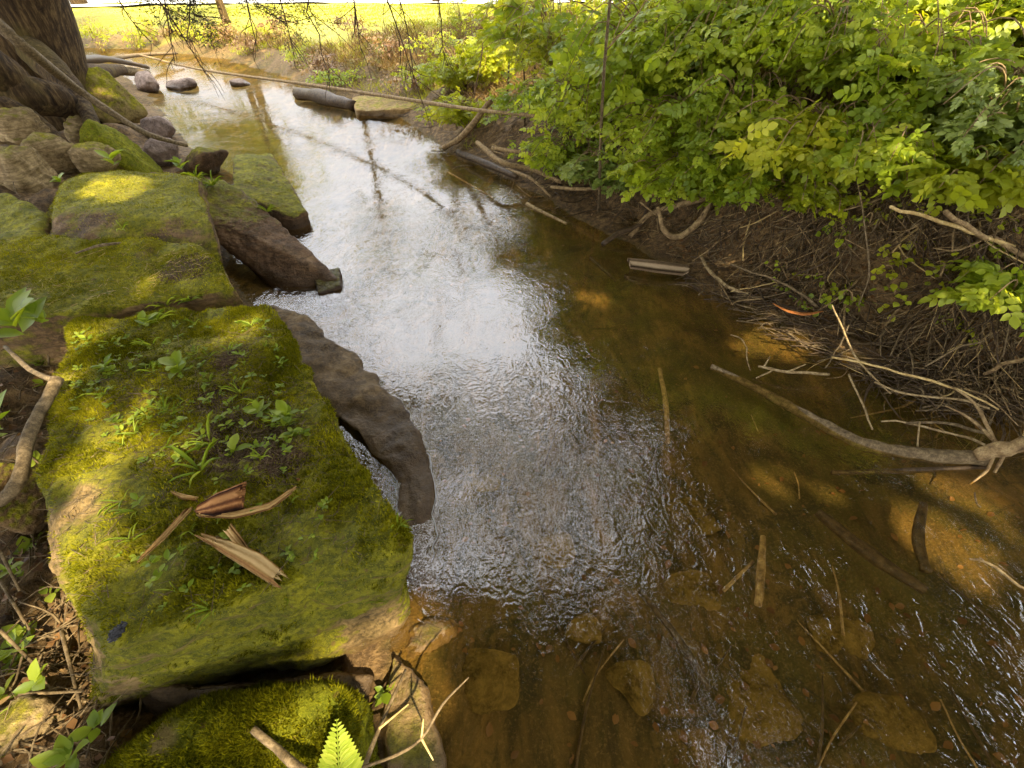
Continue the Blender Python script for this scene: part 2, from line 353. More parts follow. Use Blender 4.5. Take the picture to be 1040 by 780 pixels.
pf = [(3*i+a, 3*i+3+a, 3*i+4+a, 3*i+1+a) for i in range(42) for a in (0, 1)]
tag(mesh('path', pv, [pf], M['path']), 'pale paved path across the far edge of the lawn', kind='structure')

# ------------------------------------------------------------------ rocks
def hull_planes(pts):
    bm = bmesh.new()
    for p in pts: bm.verts.new(p)
    bmesh.ops.convex_hull(bm, input=bm.verts); bm.normal_update()
    vs_ = [v for v in bm.verts if v.link_faces]; c = np.mean([np.array(v.co) for v in vs_], axis=0)
    pl = []
    for f in bm.faces:
        n = np.array(f.normal); d = float(n @ (np.array(f.verts[0].co)-c))
        if d < 0: n, d = -n, -d
        if d < 1e-4: continue
        for k, (n2, d2, a2) in enumerate(pl):
            if n2 @ n > .985: break
        else: pl.append((n, d, f.calc_area()))
    co = np.array([v.co for v in vs_]); bm.free()
    return c, pl, co
_cube = {}
def cube_grid(N):
    if N in _cube: return _cube[N]
    t = np.tan(np.linspace(-1, 1, N+1)*math.pi/4); V = []; Fc = []; key = {}
    A, B = np.meshgrid(t, t); one = np.ones_like(A); off = 0
    for ax in range(3):
        for s in (-1, 1):
            c = [None]*3; c[ax] = one*s; c[(ax+1) % 3] = A; c[(ax+2) % 3] = B
            V.append(np.stack(c, -1).reshape(-1, 3)); i = np.arange((N+1)**2).reshape(N+1, N+1)+off; off += (N+1)**2
            q = np.stack([i[:-1, :-1], i[:-1, 1:], i[1:, 1:], i[1:, :-1]], -1).reshape(-1, 4); Fc.append(q if s > 0 else q[:, ::-1])
    V = np.concatenate(V); Fc = np.concatenate(Fc)
    _, first, inv = np.unique(np.round(V, 5), axis=0, return_index=True, return_inverse=True)
    _cube[N] = (V[first], inv.ravel()[Fc]); return _cube[N]
def vnormals(V, Fq):
    fn = np.cross(V[Fq[:, 2]]-V[Fq[:, 0]], V[Fq[:, 3]]-V[Fq[:, 1]]); vn = np.zeros_like(V)
    for k in range(4): np.add.at(vn, Fq[:, k], fn)
    return vn/np.maximum(np.linalg.norm(vn, axis=1, keepdims=True), 1e-12)
ROCK = {}
def rock(name, pts, mat, label, cat='rock', group=None, p=16, N=40, amp=.03, freq=3.5, fine=.006, seed=1, patches=None, part_of=None):
    c, pl, co = hull_planes(pts)
    D, Fq = cube_grid(N); e = np.maximum((co.max(0)-co.min(0))/2, .01); D = D*e; D = D/np.linalg.norm(D, axis=1, keepdims=True)
    acc = np.zeros(len(D))
    for n, d, a in pl: acc += np.maximum(D @ n/d, 0)**p
    V = c + D*(acc**(-1/p))[:, None]
    n = vnormals(V, Fq); sz = 1
    V = V + n*(amp*fbm(V, freq, 4, seed) + amp*.5*np.abs(fbm(V, freq*2.2, 2, seed+9)) + fine*fbm(V, freq*9, 3, seed+4))[:, None]
    n = vnormals(V, Fq)
    bare = np.zeros(len(V)); soil = np.zeros(len(V))
    for kind, q, r, k in patches or []:
        w = k*np.exp(-(np.linalg.norm((V-q)*[1, 1, .7], axis=1)/r)**2)
        if kind == 'bare': bare = np.maximum(bare, w)
        else: soil = np.maximum(soil, w)
    o = mesh(name, V, [Fq], mat, parent=part_of, origin=None if part_of else (c[0], c[1], V[:, 2].min()), attrs={'bare': ('POINT', bare), 'soil': ('POINT', soil)})
    if not part_of: tag(o, label, cat, group)
    ROCK[o.name] = (V, n, Fq, bare, soil); return o
def blades(name, parent, rk, n, hmin, hmax, mat, wid=.0022, zmin=.25, mossy=True, keep=None, seed=0):
    V, N_, Fq, bare, soil = rk; rs = np.random.RandomState(seed)
    ar = np.linalg.norm(np.cross(V[Fq[:, 2]]-V[Fq[:, 0]], V[Fq[:, 3]]-V[Fq[:, 1]]), axis=1); nz = N_[Fq[:, 0]][:, 2]
    w = ar*np.clip((nz-zmin)*3, 0, 1)*np.clip(1.1-bare[Fq[:, 0]]*1.6-soil[Fq[:, 0]]*.8, 0.02, 1)
    u, v, dp = project(V[Fq[:, 0]]); w = w*((u > -60) & (u < 1100) & (v < 840) & (v > -40) & (dp > 0))
    dens = np.clip(fbm(V[Fq[:, 0]], 7, 3, 31)+.75, .05, 2); w = w*dens
    f = rs.choice(len(Fq), n, p=w/w.sum()); a, b = rs.rand(2, n)
    Q = Fq[f]; P = (V[Q[:, 0]]*((1-a)*(1-b))[:, None]+V[Q[:, 1]]*(a*(1-b))[:, None]+V[Q[:, 2]]*(a*b)[:, None]+V[Q[:, 3]]*((1-a)*b)[:, None])
    nn = N_[Q[:, 0]]; d = nn+rs.normal(0, .55, (n, 3)); d /= np.linalg.norm(d, axis=1, keepdims=True)
    s = np.cross(d, rs.normal(0, 1, (n, 3))); s /= np.linalg.norm(s, axis=1, keepdims=True); h = rs.uniform(hmin, hmax, n)[:, None]
    VV = np.stack([P-s*wid-nn*.002, P+s*wid-nn*.002, P+d*h], 1).reshape(-1, 3); FF = np.arange(3*n).reshape(n, 3)
    o = mesh(name, VV, [FF], mat, parent=parent, smooth=False, attrs={'rnd': ('FACE', np.clip(rs.rand(n)*.7+.3*fbm(P, 6, 2, 12), 0, 1))})
    o['kind'] = 'stuff'; return o
def PZ(*l): return [at(a, b, z) for a, b, z in l]

def down(pts, dz, inset=0.):
    pts = [np.array(q) for q in pts]; c = np.mean(pts, axis=0)
    return pts + [q + np.array([(c[0]-q[0])*inset, (c[1]-q[1])*inset, -dz]) for q in pts]

mb_top = [(-2.36, 1.98, .47), (-1.30, 2.07, .5), (-.315, .66, .48), (-1.10, .38, .44), (-1.60, .86, .5)]
mb = rock('stone_block', mb_top + [(-2.36, 1.9, -.1), (-1.33, 2.0, -.1), (-.42, .66, -.1), (-.44, .56, .05), (-1.16, .40, .05), (-1.2, .42, -.1), (-1.33, .35, .08), (-1.36, .4, -.1)], M['moss_block'],
          'largest moss covered quarried stone block with wood splinters and weeds on top', 'stone block', 'stone blocks of the old wall', p=44, N=120, amp=.026, freq=3.4, fine=.007, seed=2,
          patches=[('bare', at(85, 520, .48), .17, 1.0), ('bare', at(55, 560, .4), .15, .9), ('bare', at(150, 600, .45), .12, .75), ('bare', at(100, 660, .25), .16, .8), 
                   ('bare', at(385, 655, .08), .12, 1.), ('bare', at(110, 330, .5), .12, .7), ('soil', at(245, 445, .5), .2, 1.), ('soil', at(215, 405, .5), .15, .8), ('soil', at(285, 470, .5), .12, .9), ('soil', at(150, 400, .5), .12, .55), ('soil', at(235, 370, .5), .14, .7)])
blades('moss', mb, ROCK[mb.name], 90000, .006, .017, M['moss_blade'], seed=1)
fr = rock('stone_block', PZ((95, 790, .2), (150, 742, .22), (215, 712, .24), (285, 707, .25), (372, 702, .2), (388, 745, .12)) + [(-1.05, -.3, .15), (-.35, -.25, .1), (-1.1, -.3, -.1), (-.3, -.25, -.1), at(80, 790, -.05), at(400, 745, -.05), at(375, 700, -.05), at(190, 715, -.05)], M['moss_deep'],
          'thickly mossed rounded rock with a fern at the bottom edge', 'stone block', 'stone blocks of the old wall', p=14, N=70, amp=.022, freq=4, seed=5, patches=[('bare', at(170, 750, .22), .09, .7), ('bare', at(130, 775, .2), .08, .5)])
blades('moss', fr, ROCK[fr.name], 32000, .008, .022, M['moss_blade'], seed=2)
b2 = rock('stone_block', down(PZ((-60, 235, .55), (70, 262, .52), (205, 254, .5), (244, 297, .46), (60, 322, .44), (-40, 335, .45)), .55), M['moss_slab'],
          'long flat mossy slab lying just behind the largest block', 'stone block', 'stone blocks of the old wall', p=42, N=70, amp=.025, freq=2.5, seed=9, patches=[('soil', at(190, 275, .5), .2, .9), ('bare', at(30, 300, .45), .12, .5), ('bare', at(150, 262, .5), .1, .4)])
blades('moss', b2, ROCK[b2.name], 26000, .006, .016, M['moss_blade'], seed=3)
b3 = rock('stone_block', PZ((88, 178, .62), (200, 182, .62), (214, 222, .62), (52, 212, .62), (62, 190, .62)) + PZ((228, 268, .42), (212, 262, .30), (44, 256, .45), (46, 222, .55)) + [at(88, 178, 0.), at(205, 182, 0.), at(225, 268, 0), at(44, 256, 0)], M['moss_slab'],
          'mossy slab with a brown front face behind the long flat slab', 'stone block', 'stone blocks of the old wall', p=42, N=70, amp=.03, freq=2.2, seed=12, patches=[('bare', at(100, 238, .5), .3, .42), ('bare', at(180, 245, .5), .3, .35), ('bare', at(70, 230, .52), .2, .45)])
blades('moss', b3, ROCK[b3.name], 20000, .008, .018, M['moss_blade'], seed=4)
b4 = rock('stone_block', down(PZ((-60, 185, .6), (10, 196, .58), (46, 213, .56), (40, 252, .5), (-40, 250, .5)), .5), M['moss_slab'], 'mossy slab end showing at the left edge beside the brown fronted slab', 'stone block', 'stone blocks of the old wall', p=16, N=45, amp=.03, seed=15)
b5 = rock('leaning_slab', [*PZ((192, 180, .5), (224, 180, .5), (262, 205, .36), (345, 284, .05), (330, 292, -.04), (290, 294, -.02), (225, 246, .22), (196, 212, .42))] + [q-np.array([0, 0, .16]) for q in PZ((192, 180, .5), (224, 180, .5), (345, 284, .05), (290, 294, -.02), (196, 212, .42))], M['brown_slab'],
          'narrow brown slab tipped from the wall into the water, mossy at its upper end', 'stone slab', 'slabs fallen from the wall', p=44, N=60, amp=.014, freq=4.5, seed=18, patches=[('bare', at(305, 265, .15), .75, .4)])
b6 = rock('leaning_slab', [*PZ((238, 156, .3), (276, 154, .3), (300, 195, .16), (310, 214, .12), (300, 222, .1), (240, 196, .3))] + [q-np.array([.02, 0, .3]) for q in PZ((242, 160, .3), (276, 158, .3), (306, 218, .12), (285, 225, .1), (240, 196, .3))], M['brown_slab'],
          'broad dark slab leaning on edge behind the narrow tipped slab', 'stone slab', 'slabs fallen from the wall', p=44, N=50, amp=.016, seed=21)
rock('wet_rock', down(PZ((318, 276, .06), (345, 270, .06), (346, 290, .03), (322, 298, .02)), .15), M['brown_slab'], 'small pointed wet rock at the tip of the tipped slab', 'rock', p=10, N=20, amp=.01, seed=23)

# slab awash: a bent flat ridge swept along its centre line
def tube(path, rad, sides=8, flat=1., wob=.0, seed=0, sub=4, flat_up=None, jit=0):
    P = np.array(path, float); n = len(P); R_ = np.array(rad if hasattr(rad, '__len__') else [rad]*n, float)
    if len(R_) != n: R_ = np.interp(np.linspace(0, 1, n), np.linspace(0, 1, len(R_)), R_)
    if n > 2 and sub > 1:
        Pe = np.vstack([2*P[0]-P[1], P, 2*P[-1]-P[-2]]); out = []; ro = []
        for i in range(n-1):
            p0, p1, p2, p3 = Pe[i:i+4]
            for t in np.linspace(0, 1, sub, endpoint=False):
                out.append(.5*((2*p1)+(-p0+p2)*t+(2*p0-5*p1+4*p2-p3)*t*t+(-p0+3*p1-3*p2+p3)*t**3)); ro.append(R_[i]*(1-t)+R_[i+1]*t)
        out.append(P[-1]); ro.append(R_[-1]); P = np.array(out); R_ = np.array(ro)
    elif sub > 1:
        t = np.linspace(0, 1, sub+1); P = P[0]+(P[1]-P[0])*t[:, None]; R_ = R_[0]+(R_[1]-R_[0])*t
    if jit: P[1:-1] += fbm(P, 9, 2, seed+40)[1:-1, None]*np.random.RandomState(seed).normal(0, 1, 3)*jit
    T = np.gradient(P, axis=0); T /= np.maximum(np.linalg.norm(T, axis=1, keepdims=True), 1e-9)
    up = np.array([0, 0, 1.]) if abs(T[0][2]) < .9 else np.array([1., 0, 0])
    S = np.cross(T, up); S /= np.maximum(np.linalg.norm(S, axis=1, keepdims=True), 1e-6); U = np.cross(S, T)
    a = np.linspace(0, 2*math.pi, sides, endpoint=False); m = len(P)
    V = P[:, None]+R_[:, None, None]*(np.cos(a)[None, :, None]*S[:, None]+flat*np.sin(a)[None, :, None]*U[:, None]); V = V.reshape(-1, 3)
    if wob:
        c = np.repeat(P, sides, 0); k = 1+wob*fbm(V, 1/max(R_.mean(), .004)*.6, 3, seed); V = c+(V-c)*k[:, None]
    i = np.arange(m*sides).reshape(m, sides); j = np.roll(i, -1, 1)
    Fq = np.stack([i[:-1], j[:-1], j[1:], i[1:]], -1).reshape(-1, 4)
    V = np.vstack([V, P[0], P[-1]]); n0 = m*sides
    caps = [(n0, i[0][(k+1) % sides], i[0][k]) for k in range(sides)]+[(n0+1, i[-1][k], i[-1][(k+1) % sides]) for k in range(sides)]
    return V, Fq, np.array(caps)
def stick(name, path, rad, mat, label=None, cat='stick', group=None, parent=None, **kw):
    V, q, c = tube(path, rad, **{'sides': 7, 'wob': .18, **kw})
    o = mesh(name, V, [q, c], mat, parent=parent, origin=None if parent else path[0])
    if not parent: tag(o, label, cat, group)
    return o
def merge(parts):
    Vs = []; Q = []; C = []; off = 0
    for V, q, c in parts: Vs.append(V); Q.append(q+off); C.append(np.asarray(c)+off); off += len(V)
    return np.vstack(Vs), np.vstack(Q), np.vstack(C)
V, q, c = tube(PZ((266, 312, .17), (295, 336, .15), (338, 374, .11), (386, 424, .07), (414, 466, .045), (425, 520, .03), (424, 575, .0), (418, 620, -.09)), [.13, .18, .185, .13, .095, .08, .075, .055], sides=96, flat=.22, wob=.22, seed=4, sub=26)
V[:, 2] -= .046+.012*sstep(1.6, .9, V[:, 1]); V += np.stack([.02*fbm(V, 4, 5, 13), .02*fbm(V, 4, 5, 14), .008*fbm(V, 11, 5, 3)+.028*np.abs(fbm(V, 3.5, 5, 6))], 1)
asl = tag(mesh('awash_slab', V, [q, c], M['wet_slab'], origin=V.mean(0)), 'long wet brown slab lying awash in the current beside the largest block', 'stone slab', 'slabs fallen from the wall')
ring = V[:-2].reshape(-1, 96, 3); fo = []
for r_ in ring[50:-26:4]:
    c_ = r_.mean(0); e_ = r_[(r_[:, 0] > c_[0])]; k_ = np.argmin(np.abs(e_[:, 2]-.004)+.3*(e_[:, 0].max()-e_[:, 0])); fo.append([e_[k_, 0]+.006, e_[k_, 1], .006])
stick('glint_line', fo, [.001, .0025, .0015, .003, .002, .0025, .001], M['glint'], 'thin painted line of foam where the current meets the awash slab', 'foam line', sub=4, flat=.5, wob=.4)  # painted highlight: pale strip for the shine of the curved water edge

# other rocks on the left bank (pixel centre, half size in px, z)
def boulder(px, py, w, h, z, mat, label, seed, cat='rock', p=9, rot=0, amp=.025, group='rocks of the left bank', N=26, dep=None):
    c = at(px, py, z); s = np.linalg.norm(rdir(px, py))*0+abs((H-z)/rdir(px, py)[2])/F; rx = w*s; rz = h*s*.95; ry = dep or (rx+rz)/2*1.0
    rs = np.random.RandomState(seed); a = rs.uniform(-.4, .4)+rot; pts = []
    for k in range(16):
        d = rs.normal(0, 1, 3); d /= np.max(np.abs(d)); d = d*.75+d/np.linalg.norm(d)*.35
        x, y, zz = d[0]*rx, d[1]*ry, d[2]*rz; pts.append(c+np.array([x*math.cos(a)-y*math.sin(a), x*math.sin(a)+y*math.cos(a), zz]))
    return rock('rock', pts, mat, label, cat, group, p=p, N=N, amp=amp*min(1, rx*3), freq=2.2/max(rx, .08)*.4+1, seed=seed)
boulder(122, 152, 26, 30, .35, M['moss_deep'], 'mossy green angular boulder behind the far end of the brown fronted slab', 31, p=14, rot=.5)
boulder(108, 97, 24, 24, .55, M['gold_rock'], 'golden sunlit boulder below the tree roots', 33, p=14)
boulder(98, 162, 17, 15, .4, M['bank_rock'], 'brown wedge of rock left of the green angular boulder', 35, p=12)
boulder(163, 132, 15, 12, .15, M['grey_rock'], 'upper of the two purple grey rocks at the water edge', 37)
boulder(165, 158, 15, 16, .12, M['grey_rock'], 'lower cracked purple grey rock at the water edge', 39)
boulder(208, 163, 25, 15, .12, M['brown_slab'], 'flat topped brown rock between grey rocks and the leaning slabs', 41, p=16)
boulder(150, 85, 14, 10, .12, M['grey_rock'], 'dark rock at the far left water edge below the logs', 43)
boulder(185, 86, 15, 5, .03, M['grey_rock'], 'flat grey stone breaking the water upstream', 45, dep=.3, group=None)
boulder(245, 85, 9, 4, .02, M['grey_rock'], 'small dark stone midstream below the fallen branch', 47, dep=.2, group=None)
boulder(22, 178, 36, 26, .42, M['bank_rock'], 'rounded brown boulder at the left edge below the roots', 51, amp=.05)
boulder(60, 158, 22, 20, .42, M['bank_rock'], 'round brown boulder beside the roots above the slabs', 53, amp=.05)
boulder(18, 135, 24, 19, .6, M['bank_rock'], 'brown boulder tucked under the thick root', 55, amp=.05)
boulder(88, 137, 14, 18, .4, M['bank_rock'], 'knobbly brown rock under the sloping branch', 57, amp=.05)
boulder(128, 108, 16, 15, .35, M['gold_rock'], 'yellow brown rock below the golden boulder', 59)
boulder(20, 752, 42, 32, .06, M['bank_rock'], 'dark damp rock in the bottom left corner', 61, p=14, N=34)
boulder(22, 505, 16, 48, .25, M['moss_slab'], 'narrow rock wedged at the left edge beside the grey stick', 63, p=12)
boulder(436, 655, 30, 30, -.10, M['tan_rock'], 'sunlit tan stone under the water off the block corner', 65, dep=.14, group='stones in the stream')
rock('rock', PZ((400, 660, .06), (412, 672, .05), (432, 715, .04), (448, 780, .0), (395, 780, .04), (385, 700, .07)) + PZ((400, 660, -.2), (440, 715, -.2), (455, 790, -.2), (380, 790, -.2)), M['tan_rock'], 'wet tan brown stone under the bottom corner of the largest block', 'rock', 'stones in the stream', p=12, N=36, amp=.02, seed=67)
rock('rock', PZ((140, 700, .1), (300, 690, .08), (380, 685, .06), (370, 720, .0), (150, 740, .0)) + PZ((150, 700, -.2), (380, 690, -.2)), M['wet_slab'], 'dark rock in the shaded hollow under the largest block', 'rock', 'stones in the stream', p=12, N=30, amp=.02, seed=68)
rs = np.random.RandomState(5)
BS = [(700, 600, 'rust brown flat stone on the bed below the upright submerged stick'), (640, 700, 'smooth brown stone on the bed near the bottom centre'), (760, 710, 'largest squarish slab of stone on the bed at the bottom'), (560, 560, 'brown stone on the bed below the bright reflection'),
      (490, 690, 'round olive stone on the bed right of the tan stone'), (855, 640, 'flat stone on the bed left of the dark water weeds'), (905, 740, 'tan stone on the bed in the bottom right'), (590, 640, 'small dark stone on the bed in the bottom centre'), (700, 525, 'flat ochre stone on the bed under the dark branch shadow'), (480, 480, 'rust brown flat stone on the bed right of the awash slab')]
for k, (a, b, lb) in enumerate(BS):
    o_ = on(a, b); r = [.13, .10, .2, .12, .14, .16, .15, .08, .16, .16][k]; pts = []
    for j in range(14):
        d = rs.normal(0, 1, 3); d /= np.max(np.abs(d)); pts.append(o_+d*[r, r*.8, .045])
    rock('bed_stone', pts, M['bed_stone'], lb, 'stone', 'flat stones on the stream bed', p=10, N=18, amp=.01, seed=70+k)

# ------------------------------------------------------------------ leaves
def unit(v): return v/np.maximum(np.linalg.norm(v, axis=-1, keepdims=True), 1e-9)
def leaf_geo(P, D, N, L, W, fine=True, curl=.18):
    """P base points, D direction, N normal, L length, W half width -> verts, quads/tris"""
    D = unit(D); S = unit(np.cross(N, D)); N = np.cross(D, S); L = np.asarray(L)[:, None]; W = np.asarray(W)[:, None]; n = len(P)
    def pt(l, w, u): return P+D*L*l+S*W*w+N*L*u
    if not fine:
        V = np.stack([P, pt(.45, 1, .06), pt(1, 0, -curl), pt(.45, -1, .06)], 1).reshape(-1, 3); b = np.arange(n)[:, None]*4
        return V, [b+np.array([0, 2, 1]), b+np.array([0, 3, 2])]
    V = np.stack([P, pt(.3, 0, -.02), pt(.7, 0, -.06), pt(1, 0, -curl), pt(.25, .8, .05), pt(.55, 1, .03), pt(.82, .55, -.05), pt(.25, -.8, .05), pt(.55, -1, .03), pt(.82, -.55, -.05)], 1).reshape(-1, 3)
    b = np.arange(n)[:, None]*10
    return V, [b+np.array([0, 1, 4]), b+np.array([2, 3, 6]), b+np.array([0, 7, 1]), b+np.array([2, 9, 3]), b+np.array([1, 2, 5]), b+np.array([1, 5, 4]), b+np.array([2, 6, 5]), b+np.array([1, 7, 8]), b+np.array([1, 8, 2]), b+np.array([2, 8, 9])]
def leaf_obj(name, P, D, N, L, W, mat, parent=None, fine=True, rnd=None, curl=.18, origin=None):
    V, Fl = leaf_geo(P, D, N, L, W, fine, curl); n = len(P)
    r = RS.rand(n) if rnd is None else rnd
    return mesh(name, V, Fl, mat, parent=parent, origin=origin, smooth=fine, attrs={'rnd': ('FACE', np.concatenate([r]*len(Fl)))})
def compound(P, D, N, L, pairs=3, wr=.30, ll=.36):
    """pinnate leaves -> leaflet arrays"""
    D = unit(D); S = unit(np.cross(N, D)); n = len(P); oP, oD, oN, oL = [], [], [], []
    for k in range(pairs):
        t = .32+.55*k/max(pairs-1, 1)*.95
        for s in (-1, 1):
            oP.append(P+D*(L*t)[:, None]); oD.append(D*.55+S*s*.83+RS.normal(0, .12, (n, 3))); oN.append(N+S*s*.2+RS.normal(0, .15, (n, 3))); oL.append(L*ll*(1 if k < pairs-1 else .95))
    oP.append(P+D*L[:, None]*.95); oD.append(D+RS.normal(0, .1, (n, 3))); oN.append(N); oL.append(L*ll*1.2)
    oL = np.concatenate(oL); return np.concatenate(oP), np.concatenate(oD), np.concatenate(oN), oL, oL*wr*1.0

SKYWIN = [[(250, 75), (330, 98), (415, 130), (425, 160), (450, 200), (540, 222), (550, 270), (532, 300), (545, 345), (580, 400), (612, 445), (590, 500), (600, 560), (520, 612), (450, 575), (425, 470), (380, 400), (300, 330), (255, 230), (298, 215), (300, 190), (260, 115)],
          [(635, 440), (672, 432), (685, 470), (640, 490)], [(690, 430), (712, 428), (712, 448), (692, 448)], [(752, 435), (785, 440), (795, 480), (765, 475)], [(960, 660), (1030, 645), (1050, 690), (975, 700)], [(690, 500), (705, 500), (700, 530)]]
def sky_open(P):                       # does a leaf here hide the gap in the canopy that the water mirrors?
    Q = P.copy(); Q[:, 2] = -Q[:, 2]; u, v, d = project(Q); j = 14*np.stack([fbm(P, 1.2, 2, 50), fbm(P, 1.2, 2, 60)])
    ins = np.zeros(len(P), bool)
    for pl in SKYWIN: ins |= in_poly(u+j[0], v+j[1], pl)
    side = in_poly(u, v, [(-900, 60), (60, 120), (170, 250), (225, 400), (120, 640), (-900, 900)])  # side opening added to let skylight onto the left stones
    per = fbm(P, 1.3, 3, 91); thr = np.interp(v, [150, 260, 380, 460, 600], [.8, .62, .48, .25, -.02])
    return (ins & (d > 0) & (per < thr)) | (side & (d > 0) & (per < .30))
SPOTS = [(at(950, 532, -.08), .10), (at(985, 562, -.08), .11), (at(900, 502, -.08), .04), (at(45, 695, .15), .08), (at(20, 470, .3), .08), (at(30, 640, .15), .05), (at(150, 290, .5), .06), (at(880, 300, .5), .10), (at(960, 330, .45), .12), (at(760, 250, .3), .08), (at(440, 650, -.08), .10), (at(398, 655, .08), .09), (at(420, 700, .04), .06), (at(815, 345, .08), .14), (at(60, 345, .5), .13), (at(50, 390, .5), .08),
         (at(108, 97, .55), .12), (at(95, 540, .45), .10), (at(800, 485, -.1), .05), (at(605, 295, -.1), .06), (at(130, 430, .5), .07), (at(250, 330, .5), .09), (at(340, 720, .25), .1), (at(290, 720, .25), .08), (at(1010, 500, 0), .1), (at(120, 190, .6), .25), (at(200, 60, .3), 1.5)]
def sun_open(P):  # crown leaves cleared so sun lands on chosen spots and the lawn
    q = P-SUN*((P[:, 2:3]-.3)/SUN[2]); o = (q[:, 1] > 14.3+3.*fbm(q, .55, 3, 70)) & (q[:, 0] < 1.) & (q[:, 0] > -18)
    for c, r in SPOTS:
        w = P-c; al = w @ SUN; ds = np.linalg.norm(w-al[:, None]*SUN, axis=1); o |= (ds < r*1.0+.15) & (al > 1.5)
    return o
def shrub_sun(P):  # crown leaves cleared so sun reaches the right bank shrubs
    z = np.full(len(P), 1.6); q = P-SUN*((P[:, 2:3]-1.7)/SUN[2]); dr = sdist(q[:, 0], q[:, 1], RE)
    return (dr > .75) & (dr < 2.7+.3*fbm(q, 1, 2, 7)) & (q[:, 1] > 1.2) & (q[:, 0] < 4.5) & (fbm(q, 1.1, 2, 77) > -.9)

def tree(x, y, h, r, label, n=9000, name='tree', trunk=True, cz=None, cx=0, cy=0, lean=(0, 0), tr=.22, mat=None, gap=True, seed=0, leaf=.25, flat=.75, low=False, lim=7):
    rs = np.random.RandomState(seed+100); g = tz(x, y); root = empty(name, (x, y, g), label, 'tree', 'trees round the stream')
    cz = cz or h*.68; C_ = np.array([x+cx, y+cy, g+cz])
    nc = max(30, n//45); d = unit(rs.normal(0, 1, (nc, 3))); rad = rs.rand(nc)**.45
    cl = C_+d*rad[:, None]*[r, r, r*flat]; cl += .5*np.stack([fbm(cl, .5, 2, s) for s in (1, 2, 3)], 1)
    if trunk:
        parts = [tube([(x, y, g-.3), (x+lean[0]*.3, y+lean[1]*.3, g+h*.3), (x+cx*.5+lean[0]*.6, y+cy*.5+lean[1]*.6, g+h*.55), (x+cx+lean[0], y+cy+lean[1], g+h*.85)], [tr*1.5, tr, tr*.75, tr*.3], sides=12, wob=.12, seed=seed)]
        o = mesh('trunk', *(lambda m: (m[0], [m[1], m[2]]))(merge(parts)), M['bark'], parent=root)
        for k in range(lim):
            e = cl[rs.randint(nc)]; f_ = .45+.4*k/lim; b = np.array([x+cx*f_, y+cy*f_, g+h*(.35+.5*k/lim)]) if lim > 7 else np.array([x+cx*.4, y+cy*.4, g+h*(.35+.05*k)])
            mid = (b+e)/2+[0, 0, .4]; V, q_, c_ = tube([b, mid, e], [tr*.4, tr*.25, tr*.08], sides=6, wob=.1, seed=k); mesh('limb', V, [q_, c_], M['bark'], parent=root)
    per = n//nc; P = np.repeat(cl, per, 0)+rs.normal(0, .42, (nc*per, 3))*[1, 1, .6]*(r/4)
    if gap: P = P[~sky_open(P)]
    if y < 8: P = P[~sun_open(P)]; P = P[~shrub_sun(P)]
    u, v, dp = project(P); P = P[~((dp > 0) & (u > -40) & (u < 1080) & (v > (-30 if not low else 48)) & (np.linalg.norm(P, axis=1) < 30))]
    D = rs.normal(0, 1, (len(P), 3))-[0, 0, .3]; N = rs.normal(0, .7, (len(P), 3))+[0, 0, 1]; L = rs.uniform(.7, 1.3, len(P))*leaf
    leaf_obj('crown', P, D, N, L, L*.36, mat or M['canopy'], parent=root, fine=False)
    return root
for k, (x, y, h, r, cz, cx, cy_, n, lb) in enumerate([  # trees added out of view to shade the stream and darken its reflections
        (4.2, -4, 11, 4.4, 8.2, 0, 0, 17000, 'tall unseen broadleaf tree on the right bank behind the viewpoint'),
        (8.5, -7, 13, 5, 9.5, 0, 0, 16000, 'taller unseen broadleaf tree set back on the right bank behind the viewpoint'),
        (3.5, -9.5, 12, 4.8, 8.0, -1, 0, 16000, 'unseen broadleaf tree leaning over the stream downstream'),
        (-3.6, -3.5, 10, 4.4, 7.4, 0, 0, 17000, 'unseen broadleaf tree on the left bank behind the viewpoint'),
        (-6.6, 1.2, 10, 4.2, 6.4, .6, 0, 17000, 'unseen broadleaf tree on the left bank level with the blocks'),
        (-8.5, 4.8, 11, 4.4, 6.4, 1, 0, 17000, 'unseen broadleaf tree on the left bank beside the big trunk'),
        (-7, -6, 12, 5, 7, 0, 0, 14000, 'unseen broad tree on the left bank well behind the viewpoint'),
        (5.6, 3.6, 10, 4.2, 6.4, -.4, 0, 18000, 'unseen broadleaf tree standing among the right bank shrubs'),
        (6.2, 9.0, 10, 4.2, 5.6, -.6, 0, 18000, 'added broadleaf tree on the right bank beyond the shrubs'),
        (5.8, 5, 14, 3.6, 11.8, -4.2, -.6, 14000, 'added tree on the right bank reaching high over the stream'),
        (9.5, 6, 13, 5, 8, 0, 0, 16000, 'tall added tree behind the right bank thicket'),
        (9.5, 0, 13, 5, 8, 0, 0, 16000, 'tall unseen tree far right of the stream'),
        (5.2, 14.5, 11, 4.2, 6, 0, 0, 12000, 'added tree at the edge of the lawn on the right'),
        (4.8, .2, 13, 4.4, 10.0, -2.6, -.6, 20000, 'unseen broadleaf tree arching over the viewpoint from the right bank'),
        (-2.4, -4.6, 13, 4.2, 9.6, 2.7, 3.8, 18000, 'unseen tree on the left bank whose crown hangs right above the viewpoint'),
        (-4.6, .4, 13, 4, 10.0, 1.6, .6, 16000, 'unseen broadleaf tree arching over the viewpoint from the left bank')]):
    tree(x, y, h, r, lb, n, cz=cz, cx=cx, cy=cy_, seed=1+k)
